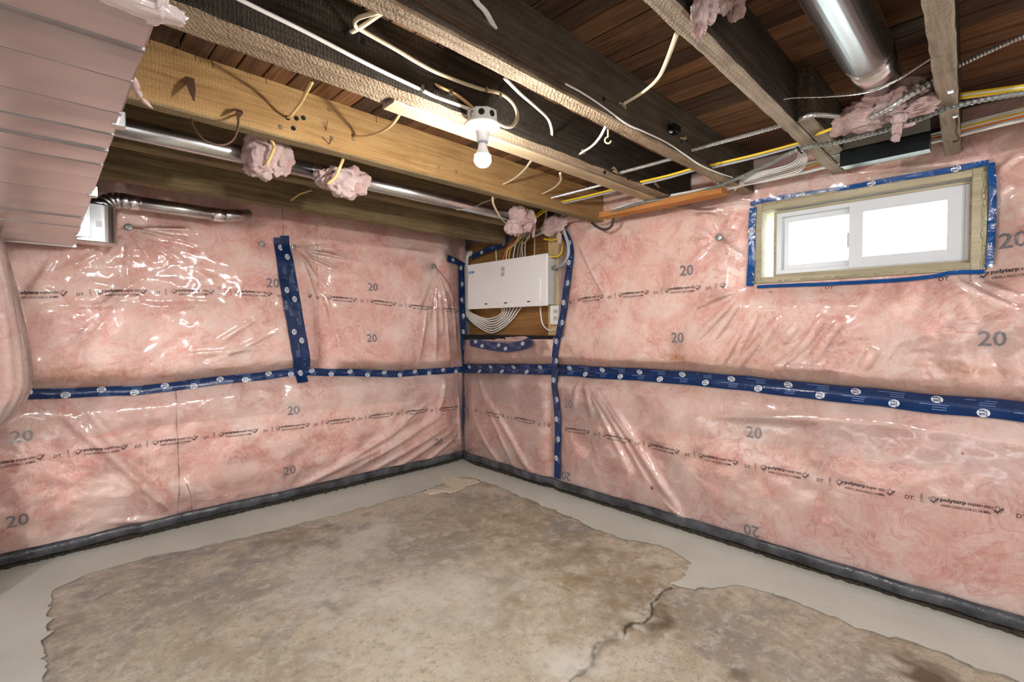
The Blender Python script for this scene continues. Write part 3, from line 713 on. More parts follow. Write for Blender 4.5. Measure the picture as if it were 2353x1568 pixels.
tape(T, 'R', 'blue tape beside the breaker panel running down the right wall', px=[(1300, 536), (1312, 566), (1314, 600), (1303, 665), (1296, 720), (1285, 775), (1284, 860), (1282, 960), (1284, 1099)], width=.060, bridge=True, rows=((.008, .05), (-.010, .2)), off=.012)
tape(T, 'R', 'wide blue tape running level along the right wall under the window', uz=seq('R', 24, .03, 4.45), width=.082, rows=((.018, .06), (-.02, .21)), off=.004)
tape(T, 'R', 'crumpled blue tape along the top edge of the panel board', px=[(1082, 592), (1110, 578), (1150, 563), (1168, 546)], width=.05, rows=((0, .1),), off=-.01)
tape(T, 'R', 'sagging blue tape under the panel board', px=[(1086, 786), (1120, 793), (1165, 798), (1205, 794), (1227, 784)], width=.075, rows=((.014, .03), (-.012, .12)), off=.02)
WTP = dict(mat='window_tape', off=.004)
tape(T, 'R', 'bright blue tape along the left edge of the window frame', px=[(1731, 478), (1727, 560), (1728, 658)], rows=((0, .08),), width=.036, **WTP)
tape(T, 'R', 'bright blue tape along the top edge of the window frame', px=[(1726, 472), (1760, 461), (1900, 438), (2100, 405), (2240, 381), (2272, 376)], rows=((-.002, .2),), width=.024, lw=.034, **WTP)
tape(T, 'R', 'bright blue tape along the right edge of the window frame', px=[(2277, 376), (2283, 450), (2279, 540), (2270, 615)], logos=False, width=.024, **WTP)
tape(T, 'R', 'bright blue tape curling along the window sill', px=[(1742, 661), (1850, 656), (2050, 646), (2150, 636), (2190, 628), (2262, 625)], logos=False, mat='window_tape', width=.018, off=.004)

# bottom edge of the plastic: dark band and the gap under it
for w, u1, lab in (('L', 3.1, 'dark plastic edge band along the foot of the left wall'), ('R', 4.5, 'dark plastic edge band along the foot of the right wall')):
    us = np.linspace(.05, u1, 200); prof = [(0.0, .090), (.010, .082), (.014, .062), (.008, .040), (-.012, .024)]
    V = []; q = []
    for a in us:
        d0 = float(dfull(w, np.array([a]), np.array([.09]), .5)[0]); wv = float(fbm(np.array([a]), np.array([0.]), 6, 77)[0])*.010
        for o_, z_ in prof: V.append(S(w, a, z_+wv*(.4+.6*(z_ < .08)), d0+o_))
    m = len(prof)
    for i in range(len(us)-1):
        for j in range(m-1):
            k = (i*m+j, i*m+j+1, (i+1)*m+j+1, (i+1)*m+j); q.append(k if w == 'L' else k[::-1])
    o = mesh('edge_band', V, q, M['dark_poly'], smooth=True); tag(o, lab, 'edge band')
    md = o.modifiers.new('thick', 'SOLIDIFY'); md.thickness = .004; md.offset = -1
    g = G(); us2 = np.linspace(.02, u1, 260); rings = []
    for a in us2:
        d0 = float(dbase(w, np.array([a]), np.array([.09]))[0]) + .006 + random.uniform(-.006, .008)
        rings.append([S(w, a, -.01, -.1), S(w, a, -.01, d0), S(w, a, .012+random.uniform(0, .006), d0-.004), S(w, a, .03, d0-.02), S(w, a, .03, -.1)])
    struct(g.loft(rings).build('baseboard_left' if w == 'L' else 'baseboard_right', M['dirt_foam']))
# tiny staples in the left band
ORD = ('first', 'second', 'third', 'fourth', 'fifth', 'sixth', 'seventh', 'eighth', 'ninth')
for k_, px in enumerate(((652, 1155), (676, 1152), (686, 1147), (698, 1145), (750, 1135), (775, 1128), (795, 1123), (813, 1118), (840, 1114))):
    p = AY(px[0], px[1], YC-.10)
    tag(G().box((p[0]-.006, p[1]-.004, p[2]-.0015), (p[0]+.006, p[1]+.02, p[2]+.0015), bev=.001).build('staple', M['galvanised']), ORD[k_] + ' bright staple from the left in the dark band along the left wall', 'staple', 'staples in the dark band')

# screws with washers
for (w, x, y), d_ in zip(SCREWS, ('below the silver pipe near the metal trunk', 'left of the vertical blue tape on the left wall', 'right of the vertical blue tape on the left wall', 'left of the breaker panel', 'left of the window', 'right of the breaker panel')):
    c = pin(w, x, y); d = float(dfull(w, np.array([c[0]]), np.array([c[1]]))[0]); p = np.array(S(w, c[0], c[1], d)); ax = (0, -1, 0) if w == 'L' else (-1, 0, 0)
    e = empty('washer_screw'); tag(e, 'screw in a round grey washer, ' + d_, 'screw')
    G().lathe([(.0, -.004), (.021, -.004), (.021, .001), (.014, .004), (.006, .004)], p, ax, 20).build('washer', M['washer_metal'], e, True)
    G().lathe([(.006, .003), (.008, .005), (.007, .009), (.003, .010)], p, ax, 10).build('screw', M['yellow_cable' if False else 'steel'], e, True)
print('walls ok')
# ------------------------------------------------------------------ joists
def joist(y0, y1, x0, x1, z0, side, bottom, label, z1=HS, jit=.0025, skew=(0, 0), name='joist', cat='joist', group='ceiling joists', grp=True, seed=0):
    r = random.Random(seed or int(y0*1000)); n = max(3, int((x1-x0)/.05)); rings = []
    if x1 > 2: r.seed((seed or int(y0*1000))+100)
    j = lambda s=1: r.uniform(-jit, jit)*s
    c = .006
    wv = [0, 0]
    for i in range(n+1):
        x = x0 + (x1-x0)*i/n
        wv = [wv[0]*.8+j(.3), wv[1]*.8+j(.3)]
        sk = skew[0]*(x-skew[1]); Y_0, Y_1 = y0, y1; y0 += sk; y1 += sk
        rings.append([(x, y0+j(.5)+wv[0], z0+c+j()), (x, y0+c+j()+wv[0], z0+j(.4)), (x, (y0+y1)/2, z0+j(.4)), (x, y1-c+j()+wv[1], z0+j(.4)), (x, y1+j(.5)+wv[1], z0+c+j()), (x, y1, (z0+z1)/2), (x, y1, z1), (x, y0, z1), (x, y0, (z0+z1)/2)])
        y0, y1 = Y_0, Y_1
    g = G().loft(rings)
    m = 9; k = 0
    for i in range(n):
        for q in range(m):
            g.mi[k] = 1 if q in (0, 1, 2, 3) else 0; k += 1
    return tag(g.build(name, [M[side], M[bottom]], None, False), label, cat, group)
h = .76
JL = {}
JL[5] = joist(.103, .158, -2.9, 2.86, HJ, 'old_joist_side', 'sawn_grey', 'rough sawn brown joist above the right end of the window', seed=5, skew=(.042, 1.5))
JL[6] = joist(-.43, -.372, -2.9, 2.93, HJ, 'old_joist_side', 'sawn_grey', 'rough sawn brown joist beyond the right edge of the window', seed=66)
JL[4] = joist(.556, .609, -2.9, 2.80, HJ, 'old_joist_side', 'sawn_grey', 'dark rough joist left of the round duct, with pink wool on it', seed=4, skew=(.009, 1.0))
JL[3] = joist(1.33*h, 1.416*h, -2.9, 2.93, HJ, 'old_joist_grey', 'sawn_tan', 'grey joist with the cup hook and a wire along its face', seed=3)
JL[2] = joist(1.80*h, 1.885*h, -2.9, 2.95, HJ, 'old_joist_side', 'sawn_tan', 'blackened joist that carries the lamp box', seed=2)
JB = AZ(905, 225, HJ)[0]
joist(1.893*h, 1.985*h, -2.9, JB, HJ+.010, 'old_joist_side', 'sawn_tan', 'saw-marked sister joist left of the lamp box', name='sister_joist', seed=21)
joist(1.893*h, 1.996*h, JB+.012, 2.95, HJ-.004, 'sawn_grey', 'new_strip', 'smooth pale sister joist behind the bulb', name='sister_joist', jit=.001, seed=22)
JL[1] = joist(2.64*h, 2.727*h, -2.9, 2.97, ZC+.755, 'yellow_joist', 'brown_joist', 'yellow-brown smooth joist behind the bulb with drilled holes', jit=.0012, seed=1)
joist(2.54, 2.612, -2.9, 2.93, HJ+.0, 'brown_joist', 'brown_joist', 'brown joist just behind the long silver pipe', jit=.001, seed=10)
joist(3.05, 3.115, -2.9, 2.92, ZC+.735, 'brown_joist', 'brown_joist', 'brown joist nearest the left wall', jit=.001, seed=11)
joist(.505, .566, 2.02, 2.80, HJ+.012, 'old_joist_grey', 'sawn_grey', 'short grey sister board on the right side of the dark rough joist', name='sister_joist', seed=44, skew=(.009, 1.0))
# drilled holes and knots in the joist faces
def hole(parent, p, ax, r=.009, name='drilled_hole', m='dark_hole'):
    G().lathe([(r*1.05, -.003), (r, .0012), (r*.2, .0010)], p, ax, 14).build(name, M[m], parent, True)
for px in ((681, 272), (697, 271), (674, 295), (661, 271)): hole(JL[1], AY(*px, 2.64*h), (0, -1, 0), .0095)
for px in ((820, 87), (837, 98), (798, 77), (1003, 198)): hole(JL[2], AY(*px, 1.80*h), (0, -1, 0), .011)
for px in ((1385, 228), (1433, 238), (1333, 354)): pass
for px in ((1387, 228), (1431, 239), (1566, 325), (1578, 322), (1625, 375), (1663, 390)): hole(JL[3], AY(*px, 1.33*h), (0, -1, 0), .009)
for px in ((1333, 353), (1410, 395), (1443, 410), (1515, 430), (1390, 396)): hole(JL[2], AY(*px, 1.80*h), (0, -1, 0), .009)
for px in ((756, 252), (644, 292), (762, 317), (1008, 385), (1048, 395), (1196, 441), (812, 320)): hole(JL[1], AY(*px, 2.64*h), (0, -1, 0), .009, 'knot', 'brown_joist')
for px in ((1425, 372), (1400, 398), (1572, 318)):
    pass
# chips of fresh wood round the drilled holes
for jn, px, yv in ((2, (1412, 392), 1.80*h), (2, (1337, 351), 1.80*h), (3, (1571, 317), 1.33*h), (3, (1433, 240), 1.33*h), (2, (1508, 428), 1.8*h)):
    p = AY(*px, yv-.003); g = G()
    for k in range(3):
        a = random.uniform(-.5, .5); l = random.uniform(.012, .03); q = p + np.array([random.uniform(-.012, .012), 0, random.uniform(-.008, .008)])
        ca, sa = math.cos(a)*l, math.sin(a)*l
        g.add([(q[0]-ca, q[1], q[2]-sa-.003), (q[0]+ca, q[1], q[2]+sa-.003), (q[0]+ca*.8, q[1]-.002, q[2]+sa+.004), (q[0]-ca*.7, q[1]-.004, q[2]-sa+.005)], [(0, 1, 2, 3), (3, 2, 1, 0)])
    g.build('splinter', M['new_strip'], JL[jn])
# nails through the floor boards beside the yellow joist
for k_, px in enumerate(((340, 72), (410, 90), (446, 115), (487, 135), (568, 150), (610, 170), (700, 200), (865, 265))):
    p = AZ(px[0], px[1], HS-.006); b = p + np.array([random.uniform(-.006, .006), random.uniform(-.01, .004), -.035])
    tag(G().tube([p + np.array([0, 0, .012]), p, b], .0016, 6, sub=False).build('nail', M['rust']), ORD[k_] + ' rusty nail point from the left beside the yellow-brown joist', 'nail', 'nails through the ceiling boards')
for k_, (a, b) in enumerate((((742, 280), (750, 300)), ((753, 278), (749, 300)), ((741, 314), (756, 331)), ((764, 318), (756, 332)))):
    p, q = AY(*a, 2.64*h-.012), AY(*b, 2.64*h-.001)
    tag(G().tube([p, q], .0014, 6, sub=False).build('nail', M['rust']), ('upper left', 'upper right', 'lower left', 'lower right')[k_] + ' thin bent nail in the face of the yellow-brown joist', 'nail', 'bent nails in the yellow-brown joist')

# ------------------------------------------------------------------ metal trunk duct
ZD = ZC + .44
tr = empty('metal_duct'); tag(tr, 'big rectangular sheet metal duct with cross seams at upper left', 'duct')
ends = [.80]
for yy in (10, 103, 195, 255, 298, 338, 373, 417, 450, 478, 503, 520, 535): ends.append(float(AZ(0, yy, ZD)[1]))
ends = sorted(e for e in ends if e < 3.4) + [3.475]
XE = .122
prev = ends[0]
for i, e in enumerate(ends[1:]):
    dz0, dz1 = random.uniform(-.0015, .0015), random.uniform(-.0015, .0015); g = G(); n = 6; rings = []
    a, b = prev+.0012, e-.0012
    for k in range(n+1):
        y = a + (b-a)*k/n; zz = ZD + dz0 + (dz1-dz0)*k/n - .0022*math.sin(math.pi*k/n); r = .004
        rings.append([(-.62, y, ZD+.31), (-.62, y, zz+.003), (-.3, y, zz-.002), (XE-r, y, zz), (XE, y, zz+r), (XE, y, ZD+.31)])
    g.loft(rings).build('duct_section', M['dull_duct'], tr, False)
    big = i in (0, 4, 9)
    G().box((-.62, e-(.006 if big else .0022), ZD-(.003 if big else .0008)), (XE-.0005, e+(.006 if big else .0022), ZD+.02), bev=.0003).build('seam_cleat', M['seam_metal'], tr)
    prev = e
G().box((-.62, 3.468, ZD-.006), (XE+.010, 3.480, ZD+.31), bev=.002).build('end_flange', M['galvanised'], tr)
for px in ((250, 280), (200, 446), (168, 540)):
    p = AZ(*px, ZD); G().box((XE-.012, p[1]-.006, ZD-.006), (XE+.012, p[1]+.02, ZD+.028), bev=.002).build('drive_cleat', M['galvanised'], tr)
# plastic-wrapped bundle over the near end of the trunk
def lump(c, rad, seed, lumps=.25, sub=4, fq=3.0, squash=None, ridge=.1):
    bm = bmesh.new(); bmesh.ops.create_icosphere(bm, subdivisions=sub, radius=1); P = np.array([v.co[:] for v in bm.verts]); f = [[v.index for v in q.verts] for q in bm.faces]; bm.free()
    o = seed*1.37
    n = fbm(P[:, 0]+o, P[:, 1]+P[:, 2]*.7+o, fq*.5, seed, 2) + fbm(P[:, 2]-o, P[:, 0]*.8+o, fq*.5, seed+3, 2)
    fine = fbm(P[:, 0]*1.3+P[:, 1]+o, P[:, 2]*1.2+o, fq*2, seed+7, 3) + (.55*fbm(P[:, 1]*1.5-P[:, 2]+o, P[:, 0]*1.4+o, fq*7, seed+9, 2) if sub > 4 else 0)
    k = 1 + lumps*n*1.4 + ridge*fine*1.6
    if squash: P = np.sign(P)*np.abs(P)**squash
    return P*k[:, None]*np.array(rad) + np.array(c), f
wrap = empty('wrapped_duct_elbow'); tag(wrap, 'plastic-wrapped end of the trunk duct at the top left edge', 'duct')
v, f = lump((-.16, .70, ZD+.16), (.30, .175, .17), 5, .05, 4, 3, .55, .03); mesh('insulation_core', v, f, M['pink_wool'], wrap, True)
for c_, r_, sd in ((AZ(325, 12, ZD-.002), (.055, .022, .012), 8), (AZ(352, 28, ZD), (.012, .02, .014), 12), (AZ(366, 2, ZD+.01), (.009, .02, .02), 13)):
    v, f = lump(tuple(c_), r_, sd, .25, 4, 4, .85, .06); mesh('plastic_fold', v, f, M['fold_film'], wrap, True)
v, f = lump((-.16, .70, ZD+.155), (.318, .190, .185), 5, .05, 5, 3, .55, .05); mesh('plastic_wrap', v, f, M['milky_film'], wrap, True)

# boot, elbow and pipe to the left wall
bt = empty('duct_boot'); tag(bt, 'rounded galvanised duct boot with elbow at the end of the trunk', 'duct fitting')
YB, rb = 3.40, .075
def stadium(z, r, xc): return [(xc + r*math.cos(a), YB + r*math.sin(a), z) for a in np.linspace(-math.pi/2, math.pi/2, 17)] + [(XE-.02, YB+r, z), (XE-.02, YB-r, z)]
xc = float(AY(272, 530, YB-.02)[0]) - rb
zt_, zb_ = float(AY(240, 470, YB-rb)[2]), float(AY(240, 558, YB-rb)[2])
G().loft([stadium(zb_, rb-.004, xc), stadium(zb_+.004, rb, xc), stadium(zt_-.004, rb, xc), stadium(zt_, rb-.004, xc)]).build('boot_shell', M['dull_duct'], bt)
G().box((XE+.002, YB-rb-.006, zb_+.02), (XE+.06, YB-rb+.002, zt_+.01), bev=.0015).build('mounting_flange', M['bright_duct'], bt)
p = AY(228, 515, YB-rb-.001); G().box((p[0]-.012, p[1]-.001, p[2]-.016), (p[0]+.012, p[1]+.001, p[2]+.016)).build('sticker', M['panel_white'], bt)
ZP = ZC+.704; rp = .038
arc = [(xc+.0, YB, zt_-.01), (xc+.0, YB, zt_+.03)] + [(xc + .085*(1-math.cos(a)), YB, ZP-.085+.085*math.sin(a)) for a in np.linspace(0, math.pi/2, 7)] + [(xc+.13, YB, ZP)]
arc = sorted(arc[:2], key=lambda q: q[2]) + arc[2:]
for a, b in zip(arc[1:], arc[2:]): G().tube([a, b], rp+.005, 20, sub=False).build('elbow_gore', M['galvanised'], bt, True)
G().lathe([(rp+.006, 0), (rp+.006, .03)], (xc, YB, zt_-.002), (0, 0, 1), 22).build('collar', M['galvanised'], bt, True)
xe = float(AY(515, 478, YB)[0])
pp_ = empty('vent_pipe'); tag(pp_, 'short silver vent pipe running from the boot along the left wall', 'pipe')
G().tube([(xc+.12, YB, ZP), (xe, YB, ZP)], rp, 22, sub=False).build('pipe_run', M['galvanised'], pp_, True)
G().lathe([(rp+.003, 0), (rp+.003, .05)], (xc+.12, YB, ZP), (1, 0, 0), 22).build('foil_tape', M['bright_duct'], pp_, True)
G().lathe([(rp+.003, 0), (rp+.003, .06)], (xe-.06, YB, ZP), (1, 0, 0), 22).build('foil_tape', M['bright_duct'], pp_, True)
G().tube([(xe-.005, YB, ZP), (xe+.16, YB+.10, ZP+.05)], rp-.002, 20, sub=False).build('pipe_offset', M['galvanised'], pp_, True)
# long pipe under the joists
lp = empty('long_vent_pipe'); tag(lp, 'long silver vent pipe hanging behind the yellow-brown joist', 'pipe')
YL = 2.30; ZL = ZC+.325*YL; rl = .037
xa, xb = .05, float(AY(1200, 500, 2.30)[0])
xj = float(AY(735, 375, YL)[0])
G().tube([(xa, YL, ZL), (xj, YL, ZL)], rl, 24, sub=False).build('pipe_length', M['galvanised'], lp, True)
G().tube([(xj-.02, YL, ZL), (xb, YL, ZL)], rl-.002, 24, sub=False).build('pipe_length', M['galvanised'], lp, True)
G().lathe([(rl+.002, 0), (rl+.002, .07)], (xj-.03, YL, ZL), (1, 0, 0), 24).build('joint_tape', M['bright_duct'], lp, True)
# big round duct at upper right
dd = empty('round_duct'); tag(dd, 'shiny round metal duct between the joists above the window', 'duct')
YR, ZR, RR = .328, ZC+.862, .069
xd = float(AY(1990, 175, YR)[0])
G().tube([(-.3, YR, ZR), (xd, YR, ZR)], RR, 40, sub=False).build('duct_pipe', M['bright_duct'], dd, True)
rings = []
for i in range(7): rings.append((RR+.001 - .002*(i % 2), i*.004))
G().lathe(rings, (xd-.006, YR, ZR), (1, 0, 0), 40).build('crimp_collar', M['bright_duct'], dd, True)
G().tube([(xd, YR, ZR), (xd+.2, YR, ZR)], RR-.003, 40, sub=False).build('duct_end', M['bright_duct'], dd, True)
# dark rectangular boot at its end
o1 = [AX(1930, 330, 2.62), AX(2140, 280, 2.62)]
bx = empty('register_boot'); tag(bx, 'black sheet metal register boot above the window', 'duct fitting')
def bootpt(px, py, x): return tuple(AX(px, py, x))
Xf, Xk = 2.50, 2.57
ya = float(AX(1930, 340, Xf)[1]); yb = float(AX(2138, 300, Xf)[1])
zlo = float(AX(1935, 383, Xf)[2]); zmid = float(AX(1930, 348, Xf)[2])
g = G(); g.box((Xf, yb, zlo), (Xf+.012, ya, zmid), bev=.002).build('front_flange', M['black_metal'], bx)
g = G(); g.add([(Xf+.004, ya, zmid), (Xf+.004, yb, zmid), (Xf-.10, yb-.004, zmid+.10), (Xf-.10, ya-.03, zmid+.10), (Xf+.02, ya, zmid), (Xf+.02, yb, zmid), (Xf-.08, yb-.004, zmid+.104), (Xf-.08, ya-.03, zmid+.104)],
             [(0, 1, 2, 3), (7, 6, 5, 4), (0, 3, 7, 4), (1, 5, 6, 2), (2, 6, 7, 3), (0, 4, 5, 1)]); g.build('sloped_face', M['dark_sheet'], bx)
g = G(); g.box((Xf+.012, yb+.003, zlo+.004), (Xk, ya-.003, zmid-.003)); g.build('boot_body', M['black_metal'], bx)
for a_, b_ in ((ya-.004, .60), (.155, yb+.004)): G().box((Xf+.02, a_, zmid-.004), (Xf+.04, b_, zmid+.012)).build('hanger_tab', M['black_metal'], bx)
for k in (0, .012): G().lathe([(.003, 0), (.002, .002)], (Xf-.055, (ya+yb)/2, zmid+.055+k), (-.7, 0, -.7), 10).build('rivet', M['steel'], bx, True)

# ------------------------------------------------------------------ wool
def wool(name, label, blobs, seed, sub=5, fr=.07):
    vs, fs = [], []
    for i, (c, rad) in enumerate(blobs):
        v, f = lump(c, rad, seed+i*5, .35, sub, 4.5, .75, fr); b = sum(len(q) for q in vs); vs.append(v); fs += [[k+b for k in q] for q in f]
    return tag(mesh(name, np.vstack(vs), fs, M['pink_wool'], None, True), label, 'insulation', 'loose pink wool tufts')
def BY(px, py, y, rad): return (tuple(AY(px, py, y)), rad)
wool('wool_tuft', 'pink wool folded over the long pipe below the drilled holes', [BY(598, 355, 2.22, (.055, .05, .085)), BY(640, 358, 2.22, (.05, .05, .075)), BY(592, 385, 2.24, (.05, .04, .04)), BY(618, 330, 2.24, (.07, .05, .04))], 3)
wool('wool_tuft', 'pink wool block hanging under the long pipe, right of the folded one', [BY(782, 418, 2.22, (.075, .05, .05)), BY(815, 418, 2.22, (.06, .05, .055)), BY(748, 408, 2.24, (.045, .035, .03)), BY(790, 432, 2.22, (.06, .05, .045))], 9)
wool('wool_tuft', 'pink wool ball stuffed above the breaker panel', [BY(1195, 500, 2.26, (.07, .06, .055)), BY(1182, 522, 2.26, (.045, .05, .045)), BY(1213, 508, 2.26, (.04, .05, .06)), BY(1226, 525, 2.28, (.010, .012, .05)), BY(1190, 490, 2.22, (.05, .04, .04))], 15)
wool('wool_tuft', 'flat pink wool piece right of the cables above the panel', [(tuple(AX(1275, 515, 2.74)), (.06, .09, .05)), (tuple(AX(1262, 530, 2.74)), (.05, .05, .04)), (tuple(AX(1310, 500, 2.76)), (.05, .09, .03)), (tuple(AX(1285, 545, 2.7)), (.012, .012, .04))], 21)
wool('wool_tuft', 'torn pink wool snagged on the dark joist at the top edge', [(tuple(AY(1620, 15, .52)), (.030, .03, .04)), (tuple(AY(1608, 45, .52)), (.016, .016, .035)), (tuple(AY(1606, 70, .52)), (.006, .006, .02)), (tuple(AY(1660, 5, .50)), (.035, .02, .02)), (tuple(AY(1690, 12, .5)), (.025, .02, .03)), (tuple(AY(1685, 32, .5)), (.010, .01, .02))], 27, 5, .13)
def BX(px, py, x, rad): return (tuple(AX(px, py, x)), rad)
wool('wool_tuft', 'big pink wool wad wrapped round the end of the round duct', [BX(1952, 282, 2.12, (.05, .05, .032)), BX(1990, 262, 2.12, (.06, .06, .042)), BX(2035, 242, 2.12, (.06, .06, .040)), BX(2080, 222, 2.13, (.05, .06, .036)), BX(2118, 218, 2.16, (.05, .06, .034)), BX(2110, 245, 2.12, (.04, .055, .022)), BX(1985, 285, 2.10, (.04, .045, .022)), BX(2040, 262, 2.10, (.05, .05, .018)), BX(2066, 276, 2.08, (.018, .018, .018)), BX(2062, 298, 2.08, (.010, .013, .026)), BX(2058, 318, 2.08, (.006, .012, .012)), BX(2086, 288, 2.08, (.006, .018, .006))], 33, 5, .11)
wool('wool_tuft', 'pink wool strip behind the right side of the black boot', [BX(2160, 250, 2.72, (.05, .04, .10)), BX(2165, 290, 2.72, (.04, .045, .05))], 61, 3)
wool('wool_tuft', 'pink wool strip behind the left side of the black boot', [BX(1915, 320, 2.70, (.04, .035, .09)), BX(1918, 350, 2.70, (.03, .025, .06))], 67, 3)
g = G().tube([AX(292, 160, XE-.004), AX(299, 172, XE+.008), AX(312, 204, .15), AX(327, 228, .18), AX(352, 250, .21)], .009, 8, step=.01, rfun=lambda t: 1.2-.9*t+.25*math.sin(t*23))
tag(g.build('wool_strand', M['pink_wool'], None, True), 'thin pink wool strand hanging off the trunk duct', 'insulation')

# ------------------------------------------------------------------ pleated bundle at the left edge
def column(name, label, cx, cy, rx, ry, prof, pleats, seed, tape_z=None):
    e = empty(name); tag(e, label, 'insulation')
    for nm, m, kk in (('fibre_core', 'pink_fibreglass', .955), ('plastic_cover', 'milky_film', 1.0)):
        n = 120; rings = []
        for z, k in prof:
            ring = []
            for j in range(n):
                a = 2*math.pi*j/n; pl_ = 1 + .013*math.sin(pleats*a + 2.5*math.sin(z*4) + 2*math.sin(3*a)) + .012*math.sin(pleats*1.63*a + z*6 + seed + 1.5*math.sin(5*a+z*3)) + .014*math.sin(7*a - z*9)
                ring.append((cx + rx*k*kk*pl_*math.cos(a), cy + ry*k*kk*pl_*math.sin(a), z))
            rings.append(ring)
        G().loft(rings).build(nm, M[m], e, True)
    if tape_z:
        z, k = tape_z; G().loft([[(cx + rx*k*1.02*math.cos(a), cy + ry*k*1.02*math.sin(a), zz) for a in np.linspace(0, 2*math.pi, 60, endpoint=False)] for zz in (z-.02, z, z+.025)]).build('blue_tape_tie', M['blue_tape'], e, True)
prof = [(.745, .45), (.77, .52), (.80, .66), (.85, .80), (.92, .93), (.99, 1.0), (1.06, 1.0), (1.15, .985), (1.25, .95), (1.35, .90), (1.45, .85), (1.55, .79), (1.62, .74), (1.66, .70), (1.685, .68)]
column('wrapped_insulation', 'pleated plastic-wrapped pink insulation bulging at the left edge under the trunk', -.33, 3.22, .285, .17, prof, 30, 1, (.775, .60))
prof = [(.03, .92), (.10, .97), (.2, 1.0), (.4, 1.0), (.6, .98), (.72, .9)]
column('wrapped_insulation', 'lower plastic-wrapped pink insulation at the left edge near the floor', -.36, 3.30, .185, .2, prof, 20, 4)

# ------------------------------------------------------------------ cables
def cable(name, label, pts, r, m, cat='cable', group=None, flat=1.0, ribs=0, n=8, step=.012):
    return tag(G().tube(pts, r, n, flat, ribs, step=step).build(name, M[m], None, not ribs), label, cat, group)
Y1f, Y2l, Y2r, Y3l, Y3r, Y4l, Y4r, Y5l, Y5r = 2.64*h, 1.996*h, 1.80*h, 1.416*h, 1.33*h, .798*h, .716*h, .188*h, .117*h
hg = 'cable drops between the joists'
cable('hanging_cable', 'tan cable dropping into the drilled holes of the yellow-brown joist', [AY(659, 271, Y1f+.01), AY(668, 265, Y1f-.05), AY(690, 238, 1.85), AY(704, 212, 1.7), AY(716, 190, 1.54)], .0065, 'tan_cable', flat=.7)
cable('hanging_cable', 'tan cable looping low to a hole right of the bent nails', [AY(812, 311, Y1f+.01), AY(820, 314, Y1f-.03), AY(850, 312, 1.9), AY(885, 298, 1.75), AY(908, 278, 1.62), AY(922, 255, 1.52)], .0065, 'tan_cable', flat=.7)
cable('hanging_cable', 'short cream cable on the yellow-brown joist right of the bulb', [AY(1154, 424, Y1f+.01), AY(1163, 421, Y1f-.03), AY(1185, 408, 1.85), AY(1205, 390, 1.68), AY(1220, 370, 1.53)], .006, 'cream_cable', flat=.7)
cable('hanging_cable', 'bent cream cable next to the grey conduit on the yellow-brown joist', [AY(1243, 446, Y1f+.01), AY(1252, 443, Y1f-.03), AY(1275, 430, 1.85), AY(1288, 415, 1.68), AY(1287, 398, 1.53)], .006, 'cream_cable', flat=.7)
cable('hanging_cable', 'cream cable beside the cup hook', [AY(1331, 356, Y2r+.01), AY(1338, 350, Y2r-.03), AY(1360, 336, 1.25), AY(1378, 316, 1.15), AY(1392, 290, Y3l+.01)], .006, 'white_cable', flat=.75)
cable('hanging_cable', 'long white cable drop right of the lamp box', [AY(1268, 312, Y2r+.005), AY(1267, 295, 1.34), AY(1258, 272, 1.30), AY(1230, 245, 1.22), AY(1195, 215, 1.14), AY(1160, 180, Y3l+.01)], .006, 'white_cable', flat=.7)
cable('hanging_cable', 'long cream cable strung between the two dark joists at top centre', [AY(1432, 240, Y3r+.01), AY(1440, 235, Y3r-.02), AY(1480, 210, .90), AY(1512, 180, .80), AY(1532, 140, .72), AY(1556, 75, Y4l+.008)], .007, 'cream_cable', flat=.6)
cable('hanging_cable', 'white cable end poking out at the top of the grey joist', [AY(1080, -20, Y3r-.03), AY(1100, 10, Y3r-.02), AY(1115, 25, Y3r-.02), AY(1138, 66, Y3r+.002)], .008, 'white_cable', flat=.5)
cable('lamp_cable', 'white cable running along the black joist to the lamp box', [AY(500, -30, Y2r-.012), AY(560, 3, Y2r-.012), AY(700, 72, Y2r-.010), AY(850, 150, Y2r-.010), AY(965, 205, Y2r-.010), AY(1000, 222, Y2r-.012), AY(1050, 240, Y2r-.016), AY(1082, 252, Y2r-.03)], .0075, 'white_cable', flat=.7)
cable('lamp_cable', 'tan cable stapled to the black joist, looping into the right of the lamp box', [AY(800, 78, Y2r+.01), AY(830, 62, Y2r-.03), AY(868, 36, Y2r-.08), AY(880, 28, Y2r-.10), AY(862, 30, Y2r-.12), AY(822, 42, Y2r-.06), AY(815, 58, Y2r-.03), AY(836, 72, Y2r-.015),
    AY(900, 108, Y2r-.012), AY(1000, 165, Y2r-.010), AY(1100, 203, Y2r-.010), AY(1150, 215, Y2r-.012), AY(1180, 240, Y2r-.018), AY(1189, 268, Y2r-.03), AY(1178, 289, Y2r-.04), AY(1160, 291, Y2r-.05), AY(1146, 284, Y2r-.05)], .0075, 'cream_cable', flat=.7)
cable('lamp_cable', 'short tan cable entering the lamp box from its left', [AY(999, 194, Y2r+.004), AY(1015, 202, Y2r-.008), AY(1048, 218, Y2r-.012), AY(1075, 238, Y2r-.02), AY(1090, 252, Y2r-.04)], .0078, 'tan_cable', flat=.65)
for i, px in enumerate(((969, 204), (1034, 213), (1116, 208), (1148, 222))):
    p = AY(*px, Y2r-.012); tag(G().box((p[0]-.006, p[1]-.008, p[2]-.010), (p[0]+.006, p[1]+.014, p[2]+.012), bev=.002).build('cable_staple', M['galvanised']), 'metal cable staple on the black joist, ' + ORD[i] + ' from the left by the lamp box', 'staple', 'cable staples on the black joist')
